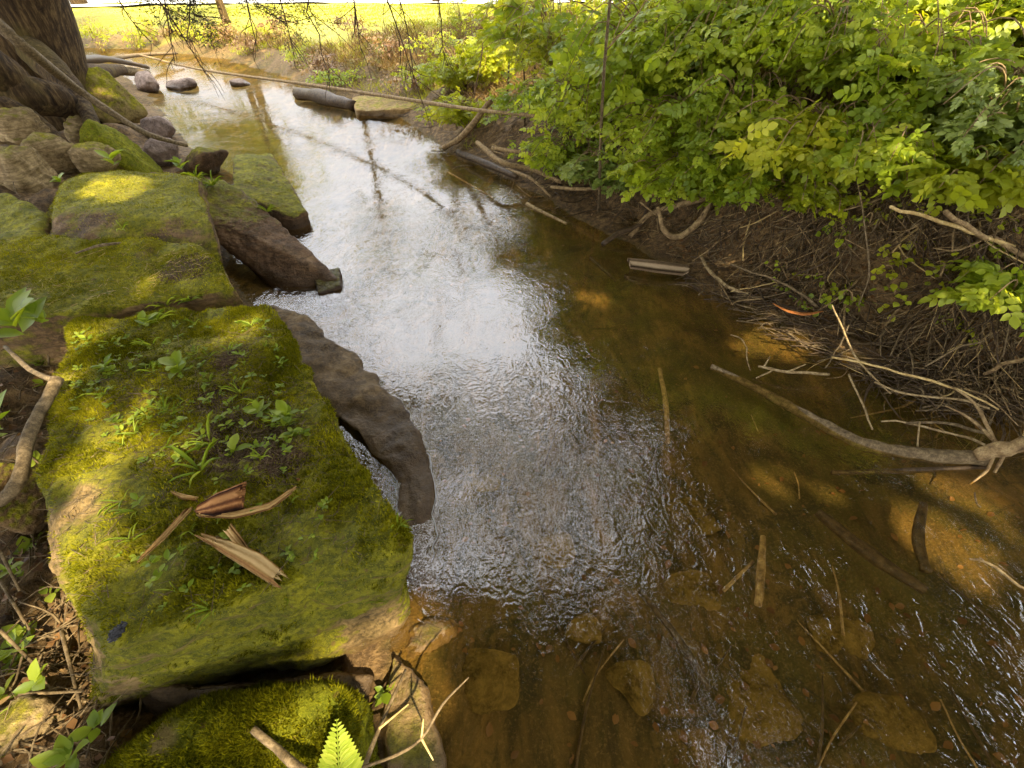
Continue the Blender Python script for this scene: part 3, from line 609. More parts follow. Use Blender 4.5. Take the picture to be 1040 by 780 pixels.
for k, (x, y, h, r, lb) in enumerate([(2.5, 33, 9, 4, 'dense tree beyond the path straight upstream'), (9, 31, 10, 4.5, 'dense tree beyond the path to the right'), (-20, 27, 9, 4.5, 'sunlit tree beyond the left bend of the stream'), (-15, 31, 10, 4.2, 'sunlit tree beyond the stream head'), (-28, 20, 11, 5, 'large sunlit tree far up the left bank'), (15, 24, 11, 5, 'large tree far up the right bank'), (-16, 18, 9, 3.2, 'sunlit tree on the left bank near the bend')]):
    tree(x, y, h, r, lb, 7000, seed=20+k, cz=h*.55, leaf=.22, mat=M['leaf_lit'] if x < -10 else None)

for k, (x, y, h, r, lb) in enumerate([(-13.5, 14, 6.5, 2.3, 'low yellow green tree on the left bank beyond the trunk'), (-17, 19, 7.5, 3.0, 'rounded yellow green tree at the bend of the stream'), (-10.5, 21, 7, 2.4, 'small yellow green tree on the far bank at the bend')]):
    tree(x, y, h, r, lb, 9000, seed=60+k, cz=h*.52, leaf=.16, mat=M['leaf_lit'], low=True, tr=.1, flat=1.0)
for k, (x, y, h, r, cz, cx, cy_, n, lb) in enumerate([  # the leaning trees are added to break up the mirrored sky gap
        (-7.4, 6.8, 13, 3.2, 10.5, 5.2, -1.6, 1500, 'added thin leaved tree leaning far out over the stream from the left bank'),
        (-7.8, 9.6, 12, 3.4, 9.0, 5.6, -.6, 1500, 'added thin crowned tree leaning over the bend of the stream'),
        (4.6, 8.4, 13, 3.0, 10.0, -4.4, -1.2, 1400, 'added thin leaved tree leaning out over the stream from the right bank'),
        (-3.5, 27, 15, 4.5, 9.5, 0, 0, 900, 'tall nearly bare tree beyond the lawn'),
        (-8.5, 29, 17, 4.5, 11, 0, 0, 900, 'taller nearly bare tree beyond the lawn to the left'),
        (1.5, 26, 11, 3.2, 7.0, 0, 0, 2600, 'slender leafy tree beyond the lawn')]):
    tree(x, y, h, r, lb, n, cz=cz, cx=cx, cy=cy_, seed=140+k, gap=False, tr=.13, leaf=.24, lim=16)
# ------------------------------------------------------------------ the big trunk at the upper left, with its roots
tb = at(12, 82, .8)
bt = empty('big_tree', tb, 'thick rough barked tree trunk rising from roots at the upper left', 'tree', 'trees round the stream')
def V3(*a): return np.array(a, float)
V, q, c = tube([tb+V3(-.1, .3, -.5), tb+V3(.0, .3, .1), tb+V3(.38, .3, .9), tb+V3(1.0, .2, 2.6), tb+V3(2.2, 0, 7)], [.8, .68, .6, .52, .38], sides=40, wob=.10, seed=3, sub=10)
mesh('trunk', V, [q, c], M['bark'], parent=bt)
for k, (pts, r) in enumerate([
        ([(10, 30, 1.3), (45, 62, 1.05), (80, 100, .72), (100, 140, .45)], [.22, .16, .11, .06]),
        ([(-20, 92, .9), (25, 96, .85), (62, 104, .72), (84, 122, .5)], [.22, .2, .17, .1]),
        ([(-30, 60, 1.2), (0, 75, 1.05), (30, 92, .85), (55, 108, .65)], [.25, .2, .15, .08]),
        ([(0, 110, .8), (40, 128, .62), (62, 150, .45)], [.14, .1, .06]), ([(55, 72, .8), (90, 74, .7), (125, 70, .5)], [.2, .14, .08])]):
    V, q, c = tube(PZ(*pts), r, sides=16, wob=.16, seed=30+k, sub=8); mesh('root', V, [q, c], M['bark'], parent=bt)
rs = np.random.RandomState(3); P = np.repeat(tb+V3(.5, 0, 8)+unit(rs.normal(0, 1, (220, 3)))*(rs.rand(220, 1)**.45)*[4.2, 4.2, 3], 45, 0)+rs.normal(0, .45, (9900, 3))
P = P[~sky_open(P) & ~sun_open(P)]; L = rs.uniform(.2, .3, len(P)); leaf_obj('crown', P, rs.normal(0, 1, (len(P), 3)), rs.normal(0, .7, (len(P), 3))+[0, 0, 1], L, L*.36, M['canopy'], parent=bt, fine=False)
def pline(*l, sub=5): return PZ(*l)
for pts, r, m, lb in [
        ([(60, 62, .95), (110, 60, .6), (150, 68, .25)], [.07, .06, .04], 'dark', 'dark driftwood log lying at the far left water edge'),
        ([(72, 78, .5), (115, 72, .35), (150, 74, .15)], [.10, .09, .07], 'stick', 'grey driftwood log against the far left bank'),
        ([(85, 64, .6), (140, 56, .3), (180, 54, .2)], [.05, .05, .03], 'stick', 'thin upper driftwood pole at the far left bank')]:
    stick('driftwood', PZ(*pts), r, M[m], lb, 'driftwood', 'driftwood at the far left bank', sides=10)
stick('sloping_branch', PZ((-10, 18, 1.55), (30, 52, 1.3), (75, 88, .9), (110, 112, .65), (150, 136, .42), (190, 148, .3)), [.055, .05, .045, .04, .032, .02], M['stick'], 'long brown branch sloping down from the trunk over the rocks', 'branch', sides=9)
stick('fallen_branch', PZ((140, 55, .45), (200, 70, .35), (300, 84, .45), (400, 99, .58), (480, 111, .74), (545, 118, .86)), [.020, .023, .025, .023, .020, .015], M['root'], 'long thin branch fallen right across the stream', 'branch', sides=8)
stick('log', PZ((303, 95, .06), (330, 100, .08), (360, 108, .05)), [.11, .13, .09], M['dark'], 'short dark log lying half in the water under the fallen branch', 'log', sides=14, wob=.22, sub=6)
rock('flat_rock', down(PZ((358, 98, .12), (400, 98, .16), (432, 104, .18), (425, 112, .12), (362, 112, .08)), .14), M['tan_rock'], 'flat tan slab at the water edge right of the short dark log', 'rock', p=16, N=26, amp=.02, seed=90)

# ------------------------------------------------------------------ right bank: sticks, roots, litter
SB = [  # path px, lift or z list, radii, material, name, label, cat
    ([(845, 363, .30), (900, 374, .27), (960, 392, .22), (1014, 416, .14)], [.008, .009, .009, .007], 'straw', 'dry_stem', 'long straight yellow stem lying across the root tangle'),
    ([(711, 259, .12), (722, 277, .08), (740, 290, .07), (760, 298, .06)], [.014, .018, .019, .017], 'pale', 'stripped_stick', 'short curved pale stick standing out on the mud'),
    ([(742, 268, .2), (790, 285, .2), (830, 312, .12)], [.01, .012, .014], 'stick', 'stick', 'brown stick sloping down towards the orange bark'),
    ([(742, 296, .05), (770, 292, .09), (793, 285, .16)], [.006, .007, .005], 'straw', 'stick', 'thin pale twig beside the curved pale stick'),
    ([(735, 300, .03), (770, 302, .06), (800, 296, .16)], [.007, .007, .005], 'stick', 'stick', 'grey twig lying below the curved pale stick'),
    ([(722, 296, .01), (745, 306, .03), (770, 315, .04)], [.007, .008, .005], 'stick', 'stick', 'short grey twig at the mud edge below the curved stick'),
    ([(742, 340, .05), (756, 348, .03), (762, 376, .0)], [.006, .006, .004], 'pale', 'stick', 'tiny bent white twig standing in the shallow water'),
    ([(770, 372, .05), (800, 378, .06), (842, 380, .06)], [.01, .012, .012], 'pale', 'forked_stick', 'pale forked stick lying on the mud tip left of the yellow stem'),
    ([(845, 310, .35), (858, 340, .22), (875, 370, .1), (905, 400, .05)], [.006, .007, .008, .006], 'pale', 'stick', 'thin pale stick crossing over the left end of the yellow stem'),
    ([(862, 330, .2), (850, 352, .1), (838, 374, .05)], [.006, .007, .006], 'stick', 'stick', 'short twig hanging left of the crossing pale stick'),
    ([(862, 380, .08), (875, 408, .04), (886, 436, .02)], [.007, .008, .006], 'pale', 'stick', 'pale stick poking down to the submerged log'),
    ([(888, 388, .1), (920, 400, .1), (975, 406, .14), (1005, 415, .15)], [.006, .008, .009, .008], 'pale', 'stick', 'pale curved stick lying below the yellow stem'),
    ([(895, 428, .02), (940, 432, .05), (1000, 452, .06)], [.007, .009, .009], 'pale', 'stick', 'light stick ending at the root knob'),
    ([(920, 430, .05), (960, 430, .08), (1005, 440, .08)], [.008, .011, .013], 'stick', 'stick', 'brown stick just above the light one at the root knob'),
    ([(932, 455, .02), (934, 428, .09)], [.006, .005], 'pale', 'stick', 'tiny upright twig stub over the submerged log'),
    ([(905, 210, .95), (945, 222, .85), (985, 235, .78), (1030, 250, .7)], [.012, .014, .015, .012], 'straw', 'stick', 'tan stick sticking out of the upper bank'),
    ([(960, 215, .9), (1000, 240, .75), (1045, 262, .65)], [.018, .02, .018], 'root', 'stick', 'thick brown stick lying high on the right bank'),
    ([(870, 180, .9), (878, 230, .7), (882, 280, .45), (872, 310, .3)], [.006, .006, .007, .005], 'stick', 'vine', 'thin bare vine hanging down the bank'),
    ([(985, 568, .04), (1010, 578, .05), (1045, 600, .05)], [.006, .008, .008], 'pale', 'stick', 'thin pale twig poking from the water at the right edge'),
    ([(996, 515, .02), (990, 500, .06)], [.005, .004], 'stick', 'stick', 'tiny twig stub rising by the sunlit bed'),
    ([(1000, 380, .2), (1020, 372, .3), (1050, 362, .45)], [.012, .014, .014], 'root', 'stick', 'brown stick angled out of the bank at the right edge'),
    ([(940, 372, .22), (975, 352, .32), (1000, 346, .4)], [.007, .008, .007], 'stick', 'stick', 'arched thin twig above the right end of the yellow stem'),
]
for pts, r, m, nm, lb in SB:
    stick(nm, PZ(*pts), [x*.72 for x in r], M[m], lb, 'stick', 'sticks on the right bank', sides=7, jit=.012, seed=len(lb))
fs = bpy.data.objects[[o.name for o in COL.objects if o.name.startswith('forked_stick')][0]]
for pts in ([(775, 374, .05), (782, 362, .09)], [(800, 378, .06), (818, 370, .1)], [(785, 376, .05), (768, 384, .03)]):
    V, q, c = tube(PZ(*pts), [.006, .004], sides=5); mesh('side_twig', V, [q, c], M['pale'], parent=fs)
stick('submerged_log', PZ((722, 372, .0), (770, 395, -.03), (830, 428, -.02), (880, 452, -.012), (940, 462, .005), (1000, 466, .04)), [.018, .024, .030, .034, .036, .036], M['stick'], 'long brown log awash along the right shore', 'log', sides=12, wob=.15, sub=8)
V, q, c = tube(PZ((990, 462, .07), (1015, 458, .12), (1045, 450, .2)), [.026, .034, .045], sides=14, wob=.6, seed=8); rk = mesh('root_knob', V, [q, c], M['root'], origin=at(1015, 460, .08)); tag(rk, 'pale knobbly root end joining the awash log at the right edge', 'root', 'roots of the right bank')
for k, pts in enumerate([[(1010, 462, .1), (1002, 478, .03), (985, 492, -.01)], [(1020, 462, .1), (1010, 480, .02)], [(1015, 452, .12), (985, 425, .16), (960, 412, .16)], [(1012, 452, .12), (990, 410, .2), (965, 392, .24)]]):
    V, q, c = tube(PZ(*pts), [.009, .007, .003][:max(2, len(pts))], sides=6, wob=.2, seed=k); mesh('rootlet', V, [q, c], M['root'], parent=rk)
stick('orange_bark', PZ((785, 308, .16), (800, 316, .14), (818, 319, .13), (836, 316, .14)), [.006, .016, .018, .005], M['orange'], 'curled bright orange strip of bark on the mud', 'bark', flat=.35, sides=8)
for pts, r, lb in [
        ([(640, 240, .04), (660, 218, .2), (700, 205, .38), (755, 192, .62)], [.022, .026, .026, .02], 'root reaching from the water up to the right under the shrubs'),
        ([(668, 210, .35), (675, 235, .18), (690, 240, .16), (710, 225, .28), (722, 205, .42)], [.016, .022, .026, .026, .022], 'looped bare root hanging like a hook from the bank'),
        ([(612, 248, .02), (630, 236, .08), (650, 228, .12), (660, 205, .28)], [.022, .025, .022, .016], 'dark root lying along the shore above the wood chunk'),
        ([(650, 205, .32), (668, 220, .22)], [.009, .006], 'short pale broken root end by the hooked root'),
        ([(740, 200, .5), (752, 215, .4), (756, 232, .3)], [.014, .014, .01], 'short bent root on the bank right of the hooked root'),
        ([(485, 145, .3), (510, 165, .25), (540, 172, .2), (570, 185, .15)], [.03, .03, .025, .02], 'grey root bowing over the shore below the shrubs'),
        ([(500, 150, .5), (530, 155, .5), (560, 158, .45)], [.02, .02, .015], 'straight root jutting from the far bank'),
        ([(560, 190, .12), (590, 192, .2), (625, 190, .3)], [.018, .018, .014], 'pale root lying under the shrub skirts'),
        ([(450, 150, .05), (470, 138, .3), (500, 100, .8)], [.03, .04, .03], 'tan leaning root at the far undercut bank'),
        ([(465, 155, .05), (490, 165, .08), (525, 180, .06)], [.04, .045, .03], 'thick dark root along the far undercut shore'),
        ([(515, 172, .06), (540, 182, .1), (560, 200, .02)], [.02, .02, .012], 'thin pale root dipping to the water past the far bank')]:
    stick('bank_root', PZ(*pts), r, M['root' if 'dark' not in lb else 'dark'], lb, 'root', 'roots of the right bank', sides=9, sub=6)
for pts, r, lb in [
        ([(670, 375, -.05), (676, 410, -.06), (678, 450, -.08)], [.014, .016, .012], 'upright looking brown stick under the water in midstream'),
        ([(775, 545, -.06), (773, 580, -.07), (770, 615, -.08)], [.012, .018, .014], 'brown stick on the bed below the sparkling water'),
        ([(735, 600, -.08), (765, 570, -.08)], [.008, .006], 'thin twig crossing the bed beside the brown stick'),
        ([(830, 520, -.05), (880, 560, -.06), (940, 600, -.05)], [.02, .03, .02], 'long dim log under the water left of the sunlit patch'),
        ([(938, 512, -.03), (932, 545, -.04), (940, 580, -.05)], [.018, .024, .02], 'dark stick put in as the shadow across the sunlit bed'),  # added dark stick stands in for a shadow on the bed
        ([(845, 480, -.02), (920, 478, -.01), (1000, 474, .0)], [.012, .014, .012], 'thin dark pole just under the water below the awash log'),
        ([(650, 600, -.1), (690, 650, -.1), (720, 700, -.1)], [.012, .016, .012], 'dark stick on the bed slanting to the bottom'),
        ([(455, 175, -.01), (500, 200, -.01)], [.012, .01], 'thin stick floating off the far shore'),
        ([(535, 207, .01), (575, 227, .0)], [.02, .014], 'short bleached stick floating near the shore'),
        ([(600, 262, -.02), (625, 285, -.03)], [.015, .012], 'dark stick slipping into the water by the shore')]:
    stick('sunken_stick', PZ(*pts), r, M['pale' if 'bleached' in lb else 'dark' if 'dark' in lb or 'dim' in lb else 'root'], lb, 'stick', 'sticks in the stream', sides=8)
rs = np.random.RandomState(88)
for k in range(26):
    px, py = rs.uniform(560, 1000), rs.uniform(420, 770); b_ = on(px, py)
    if b_[2] > -.04: continue
    a_ = rs.uniform(-.9, .9)+1.2; L_ = rs.uniform(.06, .22); d_ = np.array([math.cos(a_), math.sin(a_), 0])*L_
    stick('sunken_twig', [b_-d_+[0, 0, .015], b_+[rs.normal(0, .015), 0, .02], b_+d_+[0, 0, .015]], [rs.uniform(.003, .008), .003], M['dark' if k % 3 else 'root'], 'dark waterlogged twig lying flat on the stream bed', 'stick', 'waterlogged twigs on the stream bed', sides=6)
# tangle of fine dead roots and litter hanging off the bank
rs = np.random.RandomState(9); parts = []
n = 0
while n < 4300:
    fz = rs.rand() < .3
    px = rs.uniform(300, 640) if fz else rs.uniform(620, 1060); py = rs.uniform(40, 215) if fz else rs.uniform(150, 470); b = on(px, py); dr = sdist(b[0:1], b[1:2], RE)[0]
    if dr < (-.1 if px > 840 or fz else .1) or dr > (2.4 if fz else 1.6) or b[1] > 15 or (dr < .35 and px < 840 and not fz and rs.rand() < .6) or vnoise(b[None]*5, 3)[0] < -.25: continue
    n += 1; L = rs.uniform(.08, .42); a = rs.normal(-2.3, .7); s = np.array([math.cos(a), math.sin(a), -.35 if dr > .4 else 0])*L
    p1 = b+s*.5+rs.normal(0, .025, 3); p2 = b+s+rs.normal(0, .04, 3)
    for p_ in (p1, p2): p_[2] = max(p_[2], float(tfast(p_[0:1], p_[1:2])[0])+rs.uniform(.0, .05))
    r = rs.uniform(.001, .0035) if rs.rand() < .85 else rs.uniform(.004, .010); b[2] += rs.uniform(0, .03); parts.append(tube([b, p1, p2], [r, r*.8, r*.4], sides=4, sub=3))
for k, (m_, lb) in enumerate([('dark', 'dark damp fine roots on the right bank'), ('root', 'tangle of fine brown dead roots on the right bank'), ('stick', 'grey dead twigs caught in the roots of the right bank'), ('dark', 'black rotten twigs of the right bank'), ('straw', 'pale dry stalks in the root tangle')]):
    V, q, c = merge(parts[k::4] if k < 3 else parts[3::8] if k == 3 else parts[7::40]); tag(mesh('fine_roots', V, [q, c], M[m_]), lb, 'roots', kind='stuff')
for m_, cnt, lb in [('dark', 230, 'dark wet drift twigs strewn along the right waterline'), ('stick', 150, 'grey drift twigs caught along the right waterline')]:
    rs = np.random.RandomState(cnt); parts = []
    while len(parts) < cnt:
        px, py = rs.uniform(600, 1050), rs.uniform(195, 480); b = on(px, py); dr = sdist(b[0:1], b[1:2], RE)[0]
        if dr < -.12 or dr > .38 or vnoise(b[None]*2.2, 9)[0] < -.15: continue
        L = rs.uniform(.06, .34); a = rs.normal(-.75, .55) if rs.rand() < .7 else rs.uniform(0, 6.3); d = np.array([math.cos(a), math.sin(a), 0])*L*.5; b[2] = max(b[2], 0)+rs.uniform(.0, .03)
        k1 = b+rs.normal(0, .018, 3); k1[2] = b[2]+.012; e1 = b-d; e2 = b+d
        for q_ in (e1, e2): q_[2] = max(float(tfast(q_[0:1], q_[1:2])[0]), -.01)+rs.uniform(0, .03)
        r = rs.uniform(.0018, .006); parts.append(tube([e1, k1, e2], [r, r*.85, r*.4], sides=5, sub=4, wob=.2, seed=len(parts)))
    V, q, c = merge(parts); tag(mesh('drift_twigs', V, [q, c], M[m_]), lb, 'twigs', kind='stuff')
parts = []; n = 0
while n < 700:                          # litter of twigs in the gap left of the big block and on the left bank
    px = rs.uniform(-10, 130) if n < 420 else rs.uniform(-20, 180); py = rs.uniform(300, 790) if n < 420 else rs.uniform(60, 260)
    b = on(px, py); n += 1; L = rs.uniform(.06, .3); a = rs.uniform(0, 6.3); s = np.array([math.cos(a), math.sin(a), rs.normal(0, .25)])*L
    b = b+[0, 0, rs.uniform(.0, .06)]; r = rs.uniform(.0012, .0045); parts.append(tube([b-s*.5, b+rs.normal(0, .02, 3), b+s*.5], [r, r*.9, r*.5], sides=4, sub=3))
V, q, c = merge(parts); tag(mesh('twig_litter', V, [q, c], M['stick']), 'litter of dead twigs on the left bank', 'litter', kind='stuff')
# fallen leaves as litter
rs = np.random.RandomState(19); P = []
while len(P) < 2400:
    px = rs.uniform(600, 1060); py = rs.uniform(150, 480); b = on(px, py)
    if b[2] > .03 and b[1] < 8: P.append(b+[0, 0, rs.uniform(.002, .03)])
for k in range(500): P.append(on(rs.uniform(-10, 140), rs.uniform(300, 790))+[0, 0, rs.uniform(.005, .05)])
P = np.array(P); L = rs.uniform(.015, .05, len(P)); tag(leaf_obj('fallen_leaves', P, rs.normal(0, 1, (len(P), 3))*[1, 1, .4], rs.normal(0, .5, (len(P), 3))+[0, 0, 1], L, L*.35, M['brown_leaf'], fine=False, rnd=rs.rand(len(P))**2), 'brown dead leaves scattered over both banks', 'leaves', kind='stuff')
P = []
while len(P) < 420:
    b = on(rs.uniform(380, 1060), rs.uniform(200, 790))
    if b[2] < -.03: P.append(b+[0, 0, rs.uniform(.004, .02)])
P = np.array(P); L = rs.uniform(.012, .045, len(P)); tag(leaf_obj('sunken_leaves', P, rs.normal(0, 1, (len(P), 3))*[1, 1, .15], rs.normal(0, .25, (len(P), 3))+[0, 0, 1], L, L*.33, M['brown_leaf'], fine=True, rnd=rs.rand(len(P))**2*.5), 'brown leaves and bits lying on the stream bed', 'leaves', kind='stuff')

# ------------------------------------------------------------------ shrubs on the right bank
def shrub(base, canes, h, spread, label, seed, leaf=.11, mat='leaf', lean=(-.5, -.5), per=16, pairs=3, group='leafy shrubs of the right bank', wr=.30, name='shrub'):
    rs = np.random.RandomState(seed); root = empty(name, base, label, 'shrub', group); parts = []; P = []; D = []
    for k in range(canes):
        a = rs.uniform(0, 2*math.pi); o = np.array([math.cos(a), math.sin(a), 0])*spread*rs.uniform(.35, 1)+np.array([lean[0], lean[1], 0])*spread*rs.uniform(.2, 1); hh = h*rs.uniform(.6, 1.15)
        p0 = base+np.array([rs.normal(0, .08), rs.normal(0, .08), -.03]); p1 = p0+o*.3+[0, 0, hh*.75]; p2 = p0+o*.75+[0, 0, hh]; p3 = p0+o*1.2+[0, 0, hh*rs.uniform(.45, .85)]
        parts.append(tube([p0, p1, p2, p3], [.007, .006, .004, .002], sides=5, sub=4))
        t = rs.rand(per)**.75*.9+.1; B = [(1-t)**3, 3*(1-t)**2*t, 3*(1-t)*t*t, t**3]; q = sum(b[:, None]*p for b, p in zip(B, (p0, p1, p2, p3)))
        q = q+rs.normal(0, .035, (per, 3))*spread/.6; P.append(q); dd = rs.normal(0, 1, (per, 3))*[1, 1, .35]+unit(o)*.6-[0, 0, .25]; D.append(dd)
    V, q_, c_ = merge(parts if canes > 4 else parts[:1]); mesh('stem', V, [q_, c_], M['root'], parent=root)
    P = np.concatenate(P); D = np.concatenate(D); g = terrain(P[:, 0], P[:, 1]); keep = P[:, 2] > g+.01; keep |= ~keep.any(); P, D = P[keep], D[keep]
    N = rs.normal(0, .55, (len(P), 3))+[-.15, -.35, 1]; L = rs.uniform(.7, 1.25, len(P))*leaf
    a, b, c, l, w = compound(P, D, N, L, pairs, wr); r0 = np.clip(rs.rand(len(P))*.7+.15+.5*fbm(P, 3, 2, seed), 0, 1); r = np.concatenate([r0]*(2*pairs+1))
    leaf_obj('foliage', a, b, c, l, w, M[mat], parent=root, rnd=np.clip(r+rs.normal(0, .1, len(r)), 0, 1)); return root
SH = [  # pixel of the base on the bank, canes, h, spread, leaf, mat, label
    ((600, 150), 34, .75, .65, .12, 'leaf', 'shrub at the left end of the right bank thicket, hanging over the shore'),
    ((570, 95), 34, .9, .7, .12, 'leaf_lit', 'pale yellow green shrub at the far left of the thicket'),
    ((650, 120), 40, .8, .75, .12, 'leaf', 'dense shrub drooping over the roots at the shore'),
    ((690, 165), 36, .5, .55, .10, 'leaf', 'shrub whose skirts hang over the hooked root'),
    ((650, 55), 36, 1.0, .8, .12, 'leaf_lit', 'tall yellow green shrub behind the bare sapling'),
    ((735, 90), 42, .8, .75, .12, 'leaf', 'dense mid green shrub in the middle of the thicket'),
    ((740, 150), 34, .5, .5, .10, 'leaf', 'low shrub spilling down the middle of the bank'),
    ((760, 35), 36, .9, .8, .12, 'leaf_lit', 'yellow green shrub along the top of the thicket'),
    ((825, 165), 30, .4, .40, .10, 'leaf_lit', 'small bright shrub hanging lowest over the mud'),
    ((820, 95), 42, .65, .65, .11, 'leaf', 'broad shrub above the small bright hanging one'),
    ((860, 30), 36, .75, .75, .12, 'leaf', 'dark shrub at the top right of the thicket'),
    ((900, 110), 38, .5, .55, .11, 'leaf', 'spreading shrub over the fine root tangle'),
    ((960, 60), 38, .6, .6, .12, 'leaf', 'shrub with large near leaves toward the right edge'),
    ((1010, 130), 30, .35, .45, .11, 'leaf', 'low shrub at the right edge above the tan stick'),
    ((1050, 60), 36, .55, .55, .12, 'leaf_lit', 'bright shrub cut off by the right edge'),
    ((585, 178), 26, .42, .42, .10, 'leaf', 'low shrub at the water edge left of the bare sapling'),
    ((632, 190), 26, .36, .40, .10, 'leaf', 'low shrub just right of the bare sapling'),
    ((700, 192), 24, .30, .36, .10, 'leaf', 'low leafy skirt right above the hooked root'),
    ((760, 185), 24, .30, .36, .10, 'leaf', 'low dark shrub between the hooked root and the small bright shrub'),
    ((815, 205), 22, .26, .30, .09, 'leaf_lit', 'lowest hanging bright spray over the mud'),
    ((880, 175), 26, .34, .40, .10, 'leaf', 'low shrub under the spreading shrub by the bare vine'),
    ((950, 150), 26, .34, .42, .11, 'leaf', 'low shrub above the tan stick'),
    ((1032, 165), 20, .3, .34, .12, 'leaf', 'sparse shrub low at the right edge above the broad leaf seedling'),
    ((995, 190), 14, .22, .26, .11, 'leaf_lit', 'sparse light shrub beside the tan stick on the upper bank'),
    ((1045, 300), 12, .2, .22, .13, 'leaf', 'lowest sparse shrub at the right edge of the bank'),
    ((540, 60), 30, 1.0, .7, .13, 'leaf_lit', 'feathery yellow green shrub by the sunny slope'),
    ((500, 85), 20, .6, .5, .13, 'leaf_lit', 'small light green bush on the dry grass slope'),
    ((468, 92), 18, .5, .5, .13, 'leaf_lit', 'low green bush above the far undercut bank'),
    ((480, 128), 18, .4, .4, .12, 'leaf_lit', 'small green clump over the far undercut bank'),
]
for k, (bp, cn_, h, s, lf, m, lb) in enumerate(SH):
    shrub(on(*bp), int(cn_*1.3), h*1.06, s*1.08, lb, 200+k, lf*(1.05, .88, 1.25)[k % 3], 'leaf_pale' if m == 'leaf' and k % 3 == 1 else m, per=21, pairs=(3, 4, 3)[k % 3], wr=(.33, .30, .36)[k % 3])
for k, (px, py, lb) in enumerate([(985, 205, 'three leaf seedling on the bare upper bank'), (905, 245, 'seedling with round leaves in the middle of the root tangle'), (960, 258, 'seedling right of the bare hanging vine'), (1010, 300, 'larger seedling with broad leaves at the right edge of the bank'), (868, 290, 'small pale seedling below the hanging vine'), (1030, 225, 'single broad leaf seedling at the right edge'), (925, 215, 'seedling with dark leaves under the spreading shrub'), (990, 275, 'small seedling above the larger broad leaved one'), (915, 275, 'tiny seedling low on the root tangle')]):
    b = on(px, py); shrub(b, 4, .09, .09, lb, 300+k, .10, 'leaf_lit', per=3, pairs=1, wr=.42, group='seedlings on the bare bank', name='seedling', lean=(-.3, -.3))
for k, (px, py, h, m, lb) in enumerate([(330, 78, .5, 'brown_leaf', 'brown withered bush on the far slope above the dark log'), (395, 62, .6, 'brown_leaf', 'brown withered bush on the middle of the far slope'), (440, 60, .5, 'leaf_lit', 'yellow green bush high on the far slope'), (300, 66, .45, 'leaf_lit', 'green bush at the foot of the far slope above the dark log'), (265, 42, .6, 'leaf_lit', 'yellow green bush at the left end of the far slope'), (425, 95, .4, 'brown_leaf', 'low brown bush above the flat tan slab'), (360, 40, .6, 'brown_leaf', 'straw brown bush at the crest of the far slope'), (345, 88, .35, 'leaf', 'small green bush right above the dark log'), (470, 40, .7, 'leaf_lit', 'pale green bush at the crest beside the lobed leaf sapling'), (230, 46, .7, 'brown_leaf', 'brown bush left on the far bank of the bend'), (195, 42, .8, 'leaf_lit', 'yellow bush behind the brown one at the bend'), (285, 36, .6, 'brown_leaf', 'withered bush at the crest of the far slope on its left side'), (160, 44, .8, 'leaf_lit', 'pale yellow bush at the far end of the stream'), (255, 54, .5, 'brown_leaf', 'low withered bush by the far water edge')]):
    shrub(on(px, py), 16, h, .55, lb, 560+k, .13, m, per=10, pairs=2, group='bushes of the far slope', lean=(0, 0))
rs = np.random.RandomState(333)
for k in range(30):
    px, py = rs.uniform(800, 1045), rs.uniform(185, 335)
    if py < 185+(px-800)*-.0: continue
    shrub(on(px, py), 3, rs.uniform(.05, .1), .07, 'small green seedling among the roots of the bare right bank', 340+k, rs.uniform(.07, .11), 'leaf_lit' if k % 2 else 'leaf', per=3, pairs=1, wr=.42, group='small seedlings among the bank roots', name='seedling', lean=(-.3, -.3))
# sapling stems
for pts, r, lb in [([(608, 212, None), (612, 120, None), (618, 40, None), (622, -60, None)], [.014, .012, .01, .008], 'slender bare grey sapling rising in front of the shrubs'),]:
    b = on(608, 215); e = [b, atY(611, 120, b[1]-.55), atY(616, 40, b[1]-.95), atY(628, -80, b[1]-1.2)]
    sp1 = empty('sapling', b, lb, 'sapling', 'saplings'); V, q, c = tube(e, r, sides=7, wob=.1); mesh('stem', V, [q, c], M['stick'], parent=sp1)
    V, q, c = tube([atY(615, 52, b[1]-.9), atY(650, 10, b[1]-.95), atY(690, -60, b[1]-1.0)], [.006, .005, .003], sides=5); mesh('twig', V, [q, c], M['root'], parent=sp1)
b = on(533, 128); ms = empty('sapling', b, 'thin sapling with lobed leaves near the top in front of the sunny slope', 'sapling', 'saplings')
tops = [atY(532, 70, b[1]+.1), atY(524, 25, b[1]+.1), atY(510, -40, b[1]+.1)]
V, q, c = tube([b]+tops, [.014, .012, .01, .006], sides=6); mesh('stem', V, [q, c], M['twig'], parent=ms)
P = []; D = []
for px, py in [(505, 25), (500, 32), (512, 28), (524, 3), (515, 8), (520, -4), (530, 30)]:
    o_ = atY(px, py, b[1]-.1)
    for a in (-1.2, -.6, 0, .6, 1.2): P.append(o_); D.append([math.sin(a)*.9, -.3, -math.cos(a)*.7])
P = np.array(P); D = np.array(D); leaf_obj('foliage', P, D, np.tile([-.2, -.8, .6], (len(P), 1))+RS.normal(0, .2, (len(P), 3)), np.full(len(P), .17), np.full(len(P), .05), M['leaf'], parent=ms)
for px, x2, lb in [(515, 520, 'thin dark stem left of the lobed leaf sapling'), (542, 545, 'thin dark stem right of the lobed leaf sapling'), (480, 500, 'slanting thin stem on the far dry slope')]:
    b = on(px, 105); stick('bare_stem', [b, atY((px+x2)/2, 50, b[1]), atY(x2, -40, b[1]+.1)], [.012, .01, .006], M['twig'], lb, 'stem', 'bare stems on the far bank')

